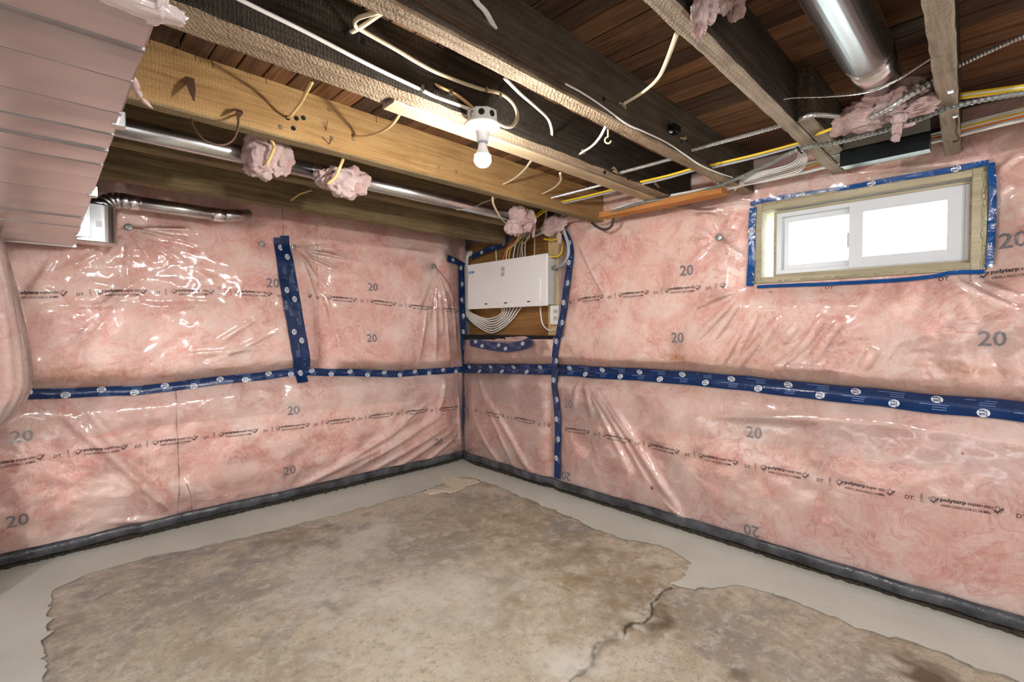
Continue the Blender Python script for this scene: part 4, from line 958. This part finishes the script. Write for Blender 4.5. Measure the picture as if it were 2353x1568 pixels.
# rusty rod and twisted wire on the grey joist
cable('old_wire', 'thin rusty wire along the face of the grey joist', [AY(940, -12, Y3r-.004), AY(1000, 25, Y3r-.004), AY(1110, 90, Y3r-.004), AY(1240, 160, Y3r-.004), AY(1298, 192, Y3r-.004)], .003, 'rust', 'wire')
cable('twisted_wire', 'twisted white wire snaking down the face of the grey joist', [AY(1298, 192, Y3r-.004), AY(1340, 215, Y3r-.005), AY(1385, 245, Y3r-.005), AY(1440, 285, Y3r-.005), AY(1480, 303, Y3r-.006), AY(1530, 327, Y3r-.005), AY(1570, 353, Y3r-.006), AY(1610, 380, Y3r-.005), AY(1650, 397, Y3r-.006), AY(1683, 408, Y3r-.012)], .0036, 'white_cable', 'wire', ribs=.009)
# armoured cable through the joists
XA = 2.19
for (a, b, ya_, yb_, lab) in (((1262, 456), (1350, 424), Y1f+.02, Y2l-.03, 'between the yellow-brown joist and the pale sister joist'), ((1421, 398), (1516, 366), Y2r+.01, Y3l-.02, 'between the black joist and the grey joist'), ((1585, 346), (1776, 293), Y3r+.01, Y4l-.02, 'between the grey joist and the dark joist')):
    p = AY(*a, ya_); q = AY(*b, yb_)
    q[0] = p[0]; q[2] = p[2]
    cable('armoured_cable', 'silver armoured cable ' + lab, [p, (p+q)/2 + np.array([0, 0, -.001]), q], .009, 'armour', group='silver armoured cable runs', ribs=.0085, n=10)
cable('armoured_cable', 'silver armoured cable right of the dark joist going into the wool wad', [AY(1838, 273, Y4r+.01), AY(1870, 264, .50), AY(1935, 268, .44)], .009, 'armour', ribs=.0085, n=10, group='silver armoured cable runs')
cable('armoured_cable', 'silver armoured cable rising over the wool wad to the right joist', [AX(2000, 272, 2.06), AX(2050, 245, 2.03), AX(2090, 220, 2.03), AX(2152, 184, 2.06), AX(2180, 172, 2.08)], .010, 'armour', ribs=.015, n=10, group='silver armoured cable runs')
cable('armoured_cable', 'armoured cable at the upper right corner beside the boards', [AX(2200, 152, 2.12), AX(2262, 122, 2.11), AX(2330, 92, 2.10), AX(2420, 60, 2.08), AX(2700, -38, 2.05)], .0085, 'armour', ribs=.0085, n=10, group='silver armoured cable runs')
cable('grey_armoured_cable', 'long grey armoured cable slung under the joists along the right wall',
      [AZ(1395, 492, HJ-.03), AZ(1440, 476, HJ-.02), AZ(1480, 465, HJ-.014), AZ(1560, 452, HJ-.012), AZ(1620, 438, HJ-.012), AZ(1690, 412, HJ-.012), AZ(1760, 380, HJ-.012), AZ(1840, 342, HJ-.012), AZ(1920, 328, HJ-.012), AZ(2000, 308, HJ-.012), AZ(2090, 282, HJ-.012), AZ(2170, 252, HJ-.012), AZ(2225, 237, HJ-.012), AZ(2300, 222, HJ-.012), AZ(2420, 205, HJ-.012), AZ(2750, 160, HJ-.012)], .0095, 'dark_armour', ribs=.016, n=10)
cable('dark_loop_cable', 'dark cable loop hanging below the orange board', [AZ(1360, 512, HJ-.02), AX(1372, 522, 2.72), AX(1390, 528, 2.70), AX(1405, 520, 2.68), AX(1411, 500, 2.64), AX(1412, 488, 2.62)], .008, 'dark_cable')
# yellow cables with a grey companion through the joists
for (a, b, ya_, yb_, lab) in (((1291, 464), (1402, 443), Y1f+.0, Y2l-.03, 'between the yellow-brown and the pale sister joist'), ((1468, 419), (1574, 393), Y2r+.01, Y3l-.02, 'between the black and the grey joist'), ((1628, 381), (1815, 331), Y3r+.01, Y4l-.02, 'between the grey and the dark joist')):
    p = AY(*a, ya_); q = AY(*b, yb_); q[0] = p[0]-.01; q[2] = p[2]
    md = (p+q)/2 - np.array([0, 0, .004])
    cable('yellow_cable', 'flat yellow cable ' + lab, [p, md, q], .0075, 'yellow_cable', flat=.8, group='yellow cable runs')
    cable('grey_cable', 'grey cable beside the yellow one ' + lab, [p + np.array([.018, 0, -.006]), md + np.array([.02, 0, -.004]), q + np.array([.018, 0, -.003])], .007, 'grey_cable', group='grey cable runs')
cable('yellow_cable', 'yellow cable at the right edge below the boards', [AY(1873, 310, Y4r+.01), AY(1900, 300, .5), AY(1925, 292, .46)], .0075, 'yellow_cable', flat=.8, group='yellow cable runs')
for k, m in enumerate(('yellow_cable', 'white_cable', 'yellow_cable')):
    cable('edge_cable', ('upper yellow', 'middle white', 'lower yellow')[k] + ' cable in the trio right of the hooked joist', [AX(2205, 217+4*k, 2.27), AX(2280, 207+4*k, 2.26), AX(2420, 188+4*k, 2.24), AX(2750, 140+4*k, 2.22)], .006, m)
# bundle resting along the top of the right wall
cols = ('white_cable', 'white_cable', 'yellow_cable', 'white_cable', 'orange_cable', 'grey_cable', 'white_cable')
nm_ = ('topmost white', 'second white', 'yellow', 'third white', 'orange', 'grey', 'lowest white')
for k, m in enumerate(cols):
    o_ = k*4.3
    pts = [AX(1640+k*8, 418+o_*.75, 2.70), AX(1700, 410+o_*.7, 2.68), AX(1780, 394+o_*.7, 2.66), AX(1870, 371+o_*.8, 2.66), AX(1960, 346+o_*.9, 2.67), AX(2090, 314+o_, 2.66), AX(2190, 290+o_, 2.64), AX(2260, 272+o_, 2.62), AX(2420, 232+o_*1.1, 2.58), AX(2750, 146+o_*1.3, 2.56)]
    cable('bundle_cable', nm_[k] + ' cable in the bundle along the top of the right wall', pts, .0065, m, flat=.85, group='cables along the top of the right wall')
for k in range(5):
    pts = [AX(1600-k*3, 452-k*3, 2.60), AX(1650, 440-k*3, 2.62), AX(1700, 428-k*2.5, 2.66), AX(1720, 420, 2.70)]
    cable('board_cable', ('front', 'second', 'third', 'fourth', 'rear')[k] + ' of five white cables lying on the orange board', [AX(1392+k*4, 487-k*1.5, 2.60), AX(1440, 478-k*2, 2.60), AX(1520, 463-k*2.5, 2.60)] + pts, .006, 'white_cable', group='white cables on the orange board')
for k in range(6):
    pts = [AX(1838+k*3.2, 342+k*2, 2.56), AX(1832+k*4, 364+k*2, 2.6), AX(1815+k*4, 378+k*3.4, 2.62), AX(1780+k*2, 388+k*4, 2.64), AX(1700, 405+k*3, 2.66)]
    cable('curl_cable', ('outermost', 'second', 'third', 'fourth', 'fifth', 'innermost')[5-k] + ' white cable of the curl left of the dark joist end', pts, .0042, 'white_cable', group='curled white cables by the dark joist')
cable('perforated_strap', 'perforated silver hanger strap looping under the round duct', [AY(1801, 228, Y4r-.004), AY(1830, 224, .49), AY(1900, 222, .40), AY(1985, 213, .28), AY(2050, 190, .22), AY(2110, 153, .185), AY(2146, 130, .166)], .006, 'galvanised', 'strap', ribs=.022, flat=.5)
cable('rust_loop', 'rusty wire loop hanging from the yellow-brown joist', [AY(440, 273, Y1f-.01), AY(446, 295, Y1f-.08), AY(470, 322, Y1f-.12), AY(505, 334, Y1f-.12), AY(532, 325, Y1f-.11), AY(545, 300, Y1f-.08), AY(549, 262, Y1f-.004)], .0035, 'rust', 'wire')
for a, b, c_, lab in (((437, 178), (440, 205), (446, 232), 'dark metal strap end bent out of the yellow-brown joist, left one'), ((549, 252), (551, 258), (546, 275), 'short dark strap stub above the rusty wire loop')):
    p, q, r2 = AY(*a, Y1f-.002), AY(*b, Y1f-.03), AY(*c_, Y1f-.05)
    g = G(); wv = np.array([.012, 0, 0])
    g.loft([[p-wv, p+wv, p+wv+[0, .003, .002], p-wv+[0, .003, .002]], [q-wv, q+wv, q+wv+[0, .003, .002], q-wv+[0, .003, .002]], [r2-wv*.15, r2+wv*.15, r2+wv*.15+[0, .003, 0], r2-wv*.15+[0, .003, 0]]])
    tag(g.build('strap_end', M['rust']), lab, 'strap')
cable('copper_stub', 'short copper-coloured wire on the brown joist under the wool block', [AY(668, 461, 3.052), AY(690, 446, 3.0), AY(706, 441, 2.98), AY(716, 437, 2.97)], .005, 'tan_cable', 'wire')
for px0, pts, lab in ((0, [AY(624, 322, 2.08), AY(630, 340, 2.14), AY(622, 360, 2.14), AY(612, 380, 2.15)], 'tan cable pinched into the folded pink wool'), (0, [AY(790, 362, 2.08), AY(783, 380, 2.12), AY(770, 408, 2.13), AY(752, 424, 2.15)], 'tan cable curling under the pink wool block'),
                      (0, [AY(1132, 452, 2.08), AY(1134, 470, 2.14), AY(1150, 500, 2.3), AY(1163, 513, 2.5)], 'cream cable dropping left of the pink wool ball')):
    cable('pipe_cable', lab, pts, .007, 'tan_cable' if 'tan' in lab else 'cream_cable', flat=.7)
cable('wire_tie', 'thin silver wire across the end of the long pipe', [AY(1048, 483, 2.24), AY(1085, 478, 2.2), AY(1110, 466, 2.18), AY(1142, 455, 2.09)], .0022, 'steel', 'wire')
# hooks
p = AY(1397, 297, Y3l-.03)
hp = AZ(1397, 300, HJ); z0 = HJ
pts = [(hp[0], hp[1], z0+.005), (hp[0], hp[1], z0-.025)] + [(hp[0]+.012*(-math.sin(a))*.7, hp[1]-.012*(-math.sin(a))*.7, z0-.037+.012*math.cos(a)) for a in np.linspace(0, math.pi*1.45, 12)]
cable('cup_hook', 'pale cup hook screwed under the grey joist', pts, .0032, 'cream_cable', 'hook', step=.004)
pts = [AZ(2198, 272, HJ-.002), AZ(2199, 288, HJ-.02), AZ(2197, 305, HJ-.018), AZ(2203, 318, HJ-.016), AZ(2200, 324, HJ-.014), AZ(2190, 326, HJ-.012)]
cable('screw_hook', 'dark hook under the hooked brown joist above the window', pts, .0035, 'rust', 'hook', step=.004)
for px in ((2185, 208), (2196, 265)):
    p = AZ(*px, HJ); tag(G().box((p[0]-.012, p[1]-.008, p[2]-.006), (p[0]+.012, p[1]+.008, p[2]+.004), bev=.002).build('metal_clip', M['steel']), 'small metal clip under the brown joist above the window, ' + ('upper' if px[1] < 230 else 'lower') + ' one', 'clip')
p = AY(1552, 298, Y3r-.025)
e = empty('beam_bracket'); tag(e, 'small dark metal bracket on the face of the grey joist', 'bracket')
G().box((p[0]-.022, Y3r-.035, p[2]-.012), (p[0]+.03, Y3r, p[2]+.02), bev=.003).build('bracket_body', M['black_metal'], e)
G().lathe([(.006, 0), (.006, .02)], (p[0]-.024, Y3r-.02, p[2]-.014), (-1, 0, -.3), 10).build('bolt', M['steel'], e, True)
for px, lab in (((1464, 470), 'pale clip holding the grey armoured cable to the orange board'), ((1838, 344), 'dark clip holding the grey armoured cable under the dark joist')):
    p = AZ(*px, HJ-.012); pts = [p + np.array([0, .012, .014]), p + np.array([-.013, .004, .006]), p + np.array([-.014, -.002, -.008]), p + np.array([-.004, -.006, -.016]), p + np.array([.010, -.006, -.012])]
    cable('cable_clip', lab, pts, .0035, 'panel_grey' if px[0] < 1500 else 'black_metal', 'clip', step=.004)
# orange board
a = AX(1380, 497, 2.58); b = AX(1662, 434, 2.58)
ob = G().box((2.56, b[1], a[2]-.012), (2.65, a[1], a[2]+.022), bev=.003).build('support_board', M['orange_board']); tag(ob, 'orange stained wooden board under the joist ends left of the window', 'board')

# ------------------------------------------------------------------ lamp
LB = AY(1109, 330, Y2r-.062); lx, ly = float(LB[0]), float(LB[1])
zdisc = float(AY(1110, 287, ly)[2]); ztop = float(AY(1110, 248, ly)[2]) 
lm = empty('bulb_fixture'); tag(lm, 'bare glowing bulb in a white lampholder under a grey junction box', 'lamp')
oc = lambda r, z: [(lx + r*math.cos(a), ly + r*math.sin(a), z) for a in [math.pi/8 + k*math.pi/4 for k in range(8)]]
zb = zdisc + .002; zt2 = zb + .042
jb = G().loft([oc(.052, zb), oc(.054, zb+.003), oc(.054, zt2-.004), oc(.050, zt2)]).build('junction_box', M['box_grey'], lm)
for k in range(8):
    a = k*math.pi/4; G().lathe([(.011, -.002), (.011, .0008), (.002, .0006)], (lx+.0499*math.cos(a), ly+.0499*math.sin(a), zb+.022), (math.cos(a), math.sin(a), 0), 14).build('knockout', M['dark_hole' if k in (5, 6) else 'steel'], jb, True)
G().box((lx-.035, ly+.04, zt2-.01), (lx+.0, Y2r-.001, zt2+.022), bev=.002).build('mounting_bracket', M['galvanised'], lm)
lh = G().lathe([(.030, .002), (.060, .002), (.062, -.003), (.060, -.009), (.045, -.014), (.028, -.020), (.023, -.030), (.021, -.045), (.020, -.060), (.0, -.060)], (lx, ly, zdisc), (0, 0, 1), 40).build('lampholder', M['porcelain'], lm, True)
g = G()
for i, wd_ in enumerate((.014, .020, .012)): g.box((lx-wd_/2-.02, ly-.035+i*.004, zdisc-.0145), (lx+wd_/2-.02, ly-.033+i*.004, zdisc-.013))
g.build('moulded_mark', M['panel_grey'], lh)
G().lathe([(.0185, -.060), (.019, -.063), (.017, -.066)], (lx, ly, zdisc), (0, 0, 1), 24).build('socket_ring', M['grey_cable'], lm, True)
bb = G().lathe([(.014, -.066), (.016, -.072), (.018, -.085), (.024, -.098), (.0285, -.108)], (lx, ly, zdisc), (0, 0, 1), 32).build('bulb_neck', M['porcelain'], lm, True)
G().lathe([(.0285, -.108)] + [(.031*math.cos(a), -.120-.030*math.sin(a)) for a in np.linspace(.25, 1.5, 9)], (lx, ly, zdisc), (0, 0, 1), 32).build('bulb_globe', M['bulb_glow'], lm, True)

# ------------------------------------------------------------------ electrical panel
pb = G().box((2.975, 2.43, 1.19), (2.995, 3.66, 2.06)).build('backing_board', M['plywood']); tag(pb, 'brown plywood board behind the breaker panel', 'board')
st_ = G().box((2.925, 2.44, 1.20), (2.975, 2.60, 2.05), bev=.003).build('pine_stud', M['pine']); tag(st_, 'pale pine board at the right of the breaker panel', 'board')
for px, r in ((1283, 632, ), .010), ((1279, 555), .004), ((1267, 562), .004), ((1262, 752), .004), ((1275, 756), .004):
    p = AX(*px[:2], 2.925); hole(st_, p, (-1, 0, 0), r, 'knot', 'orange_board')
ledge = G().box((2.855, 2.44, 1.158), (2.99, 3.63, 1.198), bev=.004).build('panel_ledge', M['void_black']); tag(ledge, 'black ledge under the plywood board', 'ledge')
ep = empty('breaker_panel'); tag(ep, 'white electrical breaker panel with closed cover in the corner', 'electrical panel')
PY0, PY1, PZ0, PZ1, PX = 2.497, 3.472, 1.432, 1.838, 2.80
en = G().box((PX+.012, PY0-.0+.012, PZ0+.012), (2.974, PY1-.012, PZ1-.012), bev=.004).build('enclosure', M['panel_grey'], ep)
cv = G().box((PX-.004, PY0, PZ0), (PX+.014, PY1, PZ1), bev=.005).build('cover', M['panel_white'], ep)
# enclosure is longer at right so its side shows
dy0, dy1, dz0, dz1 = 2.565, 3.31, 1.475, 1.655
dr = G().box((PX-.0085, dy0, dz0), (PX-.003, dy1, dz1), bev=.002).build('door', M['panel_white'], ep)
for y in (2.69, 2.96, 3.21): G().box((PX-.0105, y-.015, dz0+.004-.012), (PX-.006, y+.015, dz0+.001)).build('latch', M['void_black'], dr)
ms = G().box((PX-.009, 2.975, 1.700), (PX-.003, 3.015, 1.775), bev=.002).build('main_switch', M['box_grey'], ep)
G().box((PX-.016, 2.986, 1.728), (PX-.008, 3.004, 1.742), bev=.002).build('switch_lever', M['panel_white'], ms)
g = G().box((PX-.0055, 3.375, 1.756), (PX-.0035, 3.452, 1.775)); g.build('blue_label', M['label_blue'], ep)
G().box((PX-.0062, 3.40, 1.7635), (PX-.0052, 3.447, 1.767)).build('label_print', M['panel_white'], ep)
g = G().box((PX-.0055, 3.385, 1.733), (PX-.0042, 3.40, 1.736)); g.box((PX-.0055, 3.435, 1.737), (PX-.0042, 3.455, 1.739)); g.build('label_marks', M['grey_cable'], ep)
for y, z in ((3.44, 1.47), (3.44, 1.82), (2.985, 1.45), (2.985, 1.825), (2.54, 1.45), (2.53, 1.80)): G().lathe([(.004, 0), (.003, .002)], (PX-.004, y, z), (-1, 0, 0), 10).build('cover_screw', M['panel_grey'], cv, True)
for z in (1.50, 1.56, 1.62, 1.68, 1.74): G().lathe([(.012, -.001), (.012, .001), (.010, .001)], ((PX+2.974)/2, PY0+.012, z), (0, -1, 0), 16).build('knockout', M['panel_grey'], en, True)
# outlet
ou = empty('outlet'); tag(ou, 'white duplex outlet on the pine board below the panel', 'outlet')
p0 = AX(1277, 724, 2.88); oy, oz = float(p0[1]), float(p0[2])
G().box((2.882, oy-.052, oz-.07), (2.925, oy+.052, oz+.07), bev=.004).build('outlet_box', M['panel_grey'], ou)
op = G().box((2.876, oy-.056, oz-.075), (2.883, oy+.056, oz+.075), bev=.003).build('face_plate', M['panel_white'], ou)
for s_ in (-1, 1):
    G().box((2.8735, oy-.022, oz+s_*.026-.017), (2.8765, oy+.022, oz+s_*.026+.017), bev=.001).build('receptacle', M['vinyl'], op)
    for y_ in (-.008, .008): G().box((2.8725, oy+y_-.0015, oz+s_*.026-.004), (2.874, oy+y_+.0015, oz+s_*.026+.007)).build('slot', M['dark_hole'], op)
cable('outlet_cable', 'white cable from the panel down to the outlet', [AX(1241, 700, 2.93), AX(1243, 725, 2.925), AX(1247, 745, 2.92), AX(1256, 756, 2.915), AX(1266, 760, 2.91), AX(1276, 757, 2.91)], .0065, 'white_cable')
# loops under the panel
for k in range(7):
    t_ = k/6; x_ = 2.925 - .004*(k % 3)
    pts = [AX(1084-k*.3+t_*4, 578+t_*10, x_), AX(1075-t_*-3, 582+6*t_, x_), AX(1067+t_*7, 605, x_), AX(1065+t_*8, 660, x_), AX(1067+t_*10, 710, x_), AX(1080+t_*18, 735-t_*8, x_), AX(1105+t_*14, 755-t_*22, x_), AX(1128, 765-t_*33, x_), AX(1150-t_*6, 757-t_*30, x_), AX(1176-t_*22, 735-t_*18, x_), AX(1198-t_*48, 706-t_*2, x_)]
    cable('loop_cable', ('outermost', 'second', 'third', 'fourth', 'fifth', 'sixth', 'innermost')[k] + ' white cable looping round the left of the panel and under it', pts, .0068, 'white_cable', group='white cables looping under the panel')
tops = [(1140, 566, 1140, 602, 'cream_cable', 'short cream cable end standing at the left above the panel', 2.93), (1190, 553, 1152, 600, 'orange_cable', 'orange cable curving into the panel top', 2.92), (1180, 565, 1162, 598, 'white_cable', 'white cable right of the orange one above the panel', 2.93),
        (1188, 560, 1168, 596, 'yellow_cable', 'yellow cable entering the panel top', 2.92), (1200, 545, 1178, 594, 'white_cable', 'arched white cable in the middle of the panel top', 2.91), (1205, 548, 1188, 592, 'grey_cable', 'grey cable in the middle of the panel top', 2.92),
        (1212, 552, 1194, 590, 'cream_cable', 'cream cable in the middle of the panel top', 2.93), (1206, 540, 1201, 589, 'white_cable', 'white cable left of the two right ones at the panel top', 2.92), (1216, 540, 1207, 588, 'white_cable', 'white cable second from the right at the panel top', 2.93), (1229, 552, 1228, 584, 'cream_cable', 'straight cream cable at the right of the panel top', 2.93)]
for a, b, c_, d_, m, lab, x_ in tops:
    if a == 1140: pts = [AX(a-2, b, x_), AX(a, (b+d_)/2, x_), AX(c_+1, d_+8, x_)]
    elif a == 1229: pts = [AX(a, b-10, x_), AX(c_, d_+6, x_)]
    else: pts = [AX(1205+(a-1190)*.6, 528, 2.78), AX(a+4, b-6, x_-.06), AX((a+c_)/2-4, (b+d_)/2-6, x_-.01), AX(c_, d_+8, x_)]
    cable('panel_cable', lab, pts, .0065, m, group='cables entering the panel top')
cable('service_cable', 'thick grey cable bending into the right side of the panel', [AX(1288, 508, 2.78), AX(1297, 535, 2.79), AX(1305, 560, 2.80), AX(1306, 585, 2.80), AX(1299, 602, 2.81), AX(1288, 611, 2.83), AX(1270, 615, 2.86)], .013, 'grey_cable')
cable('service_cable', 'thick grey cable arching down behind the pink wool ball', [AX(1279, 492, 2.72), AX(1262, 515, 2.76), AX(1245, 535, 2.8), AX(1225, 543, 2.84)], .013, 'grey_cable')
cable('service_cable', 'silver conduit arching behind the pink wool ball', [AX(1256, 483, 2.68), AX(1254, 505, 2.72), AX(1242, 525, 2.76), AX(1222, 534, 2.8), AX(1200, 532, 2.82)], .008, 'armour')
cable('yellow_loop', 'yellow cable loop on the pine board right of the panel', [AX(1250, 549, 2.85), AX(1268, 552, 2.85), AX(1285, 549, 2.85), AX(1292, 560, 2.85), AX(1292, 575, 2.85), AX(1285, 587, 2.85), AX(1275, 590, 2.85), AX(1262, 589, 2.85)], .0075, 'yellow_cable')
for k in range(2): cable('yellow_feed', ('lower', 'upper')[k] + ' yellow cable diving behind the pink wool ball', [AX(1262, 480+k*6-6, 2.62), AX(1240, 494+k*6-6, 2.68), AX(1218, 510+k*6, 2.74)], .007, 'yellow_cable')
G().lathe([(.017, 0), (.017, .02), (.013, .03)], tuple(AX(1274, 615, 2.85)), (0, -1, 0), 16).build('cable_connector', M['steel'], ep, True)
# pink wool peeping over the ledge
wool('wool_tuft', 'thin pink wool lip on the black ledge under the panel', [BX(1175, 778, 2.86, (.02, .09, .014)), BX(1200, 777, 2.86, (.02, .07, .014)), BX(1150, 781, 2.86, (.015, .05, .010))], 71, 3)

# ------------------------------------------------------------------ window
wn = struct(empty('window_1'))
def ring(y0, y1, z0, z1, ty, tz, x0, x1, bev=.002):
    g = G(); g.box((x0, y0, z0), (x1, y0+ty, z1), bev=bev); g.box((x0, y1-ty, z0), (x1, y1, z1), bev=bev); g.box((x0, y0+ty-.001, z0), (x1, y1-ty+.001, z0+tz), bev=bev); g.box((x0, y0+ty-.001, z1-tz), (x1, y1-ty+.001, z1), bev=bev); return g
XB = 2.868
for nm, a, b in (('buck_jamb', (XB, WY0, WZ0), (3.10, WY0+.05, WZ1)), ('buck_jamb', (XB, WY1-.042, WZ0), (3.10, WY1, WZ1)), ('buck_sill', (XB, WY0+.05, WZ0), (3.10, WY1-.042, WZ0+.035)), ('buck_head', (XB, WY0+.05, WZ1-.045), (3.10, WY1-.042, WZ1))):
    G().box(a, b, bev=.004).build(nm, M['window_buck'], wn)
g = G()     # spray foam squeezed out round the rough frame
for k in range(150):
    s_ = random.random(); e_ = random.choice('lrtb')
    if e_ in 'lr': y = (WY1-.006-random.random()*.006) if e_ == 'l' else WY0+.006+random.random()*.010; z = WZ0 + s_*(WZ1-WZ0)
    else: z = WZ1-.012 if e_ == 't' else WZ0+.010; y = WY0+.015 + s_*(WY1-WY0-.03)
    la, lb = random.uniform(.010, .026), random.uniform(.003, .006); v, f = lump((XB-.0005, y, z), (.003, lb, la) if e_ in 'lr' else (.003, la, lb), k+3, .3, 1, 3); g.add(v, f)
o = g.build('foam_bead', M['spray_foam'], wn, True); o['kind'] = 'stuff'
VY0, VY1, VZ0, VZ1 = .125, .915, 1.545, 1.893
ring(VY0, VY1, VZ0, VZ1, .034, .03, 2.912, 2.99).build('vinyl_frame', M['vinyl'], wn)
ring(VY0-.004, VY1+.004, VZ0-.004, VZ1+.004, .012, .012, 2.905, 2.916).build('window_stop', M['window_buck'], wn)
fs = ring(.535, VY1-.032, VZ0+.028, VZ1-.028, .028, .030, 2.942, 2.968).build('fixed_sash', M['vinyl'], wn)
ss = ring(VY0+.022, .572, VZ0+.012, VZ1-.012, .058, .052, 2.908, 2.938).build('sliding_sash', M['vinyl'], wn)
G().box((2.953, .56, VZ0+.05), (2.957, VY1-.055, VZ1-.05)).build('glass_pane', M['glass'], fs)
G().box((2.921, VY0+.07, VZ0+.055), (2.925, .52, VZ1-.055)).build('glass_pane', M['glass'], ss)
G().box((2.93, .574, 1.665), (2.942, .584, 1.74), bev=.003).build('sash_latch', M['vinyl'], ss)
# outside
nb = empty('neighbour_house'); tag(nb, 'white sided neighbouring house wall seen through the window', 'building')
for k in range(12):
    z = 1.3 + k*.30
    G().add([(5.0, -3, z), (5.0, 5, z), (5.025, 5, z+.305), (5.025, -3, z+.305), (5.05, -3, z), (5.05, 5, z), (5.05, 5, z+.305), (5.05, -3, z+.305)], [(0, 1, 2, 3)[::-1], (4, 5, 6, 7), (0, 4, 5, 1)[::-1], (3, 2, 6, 7)[::-1]]).build('siding_board', M['siding_white'], nb)
struct(G().box((3.22, -6, 1.3), (9, 8, 1.40)).build('trim_4', M['outside_ground']))
print('verts', sum(len(o.data.vertices) for o in bpy.data.objects if o.type == 'MESH'), 'objs', len(bpy.data.objects))
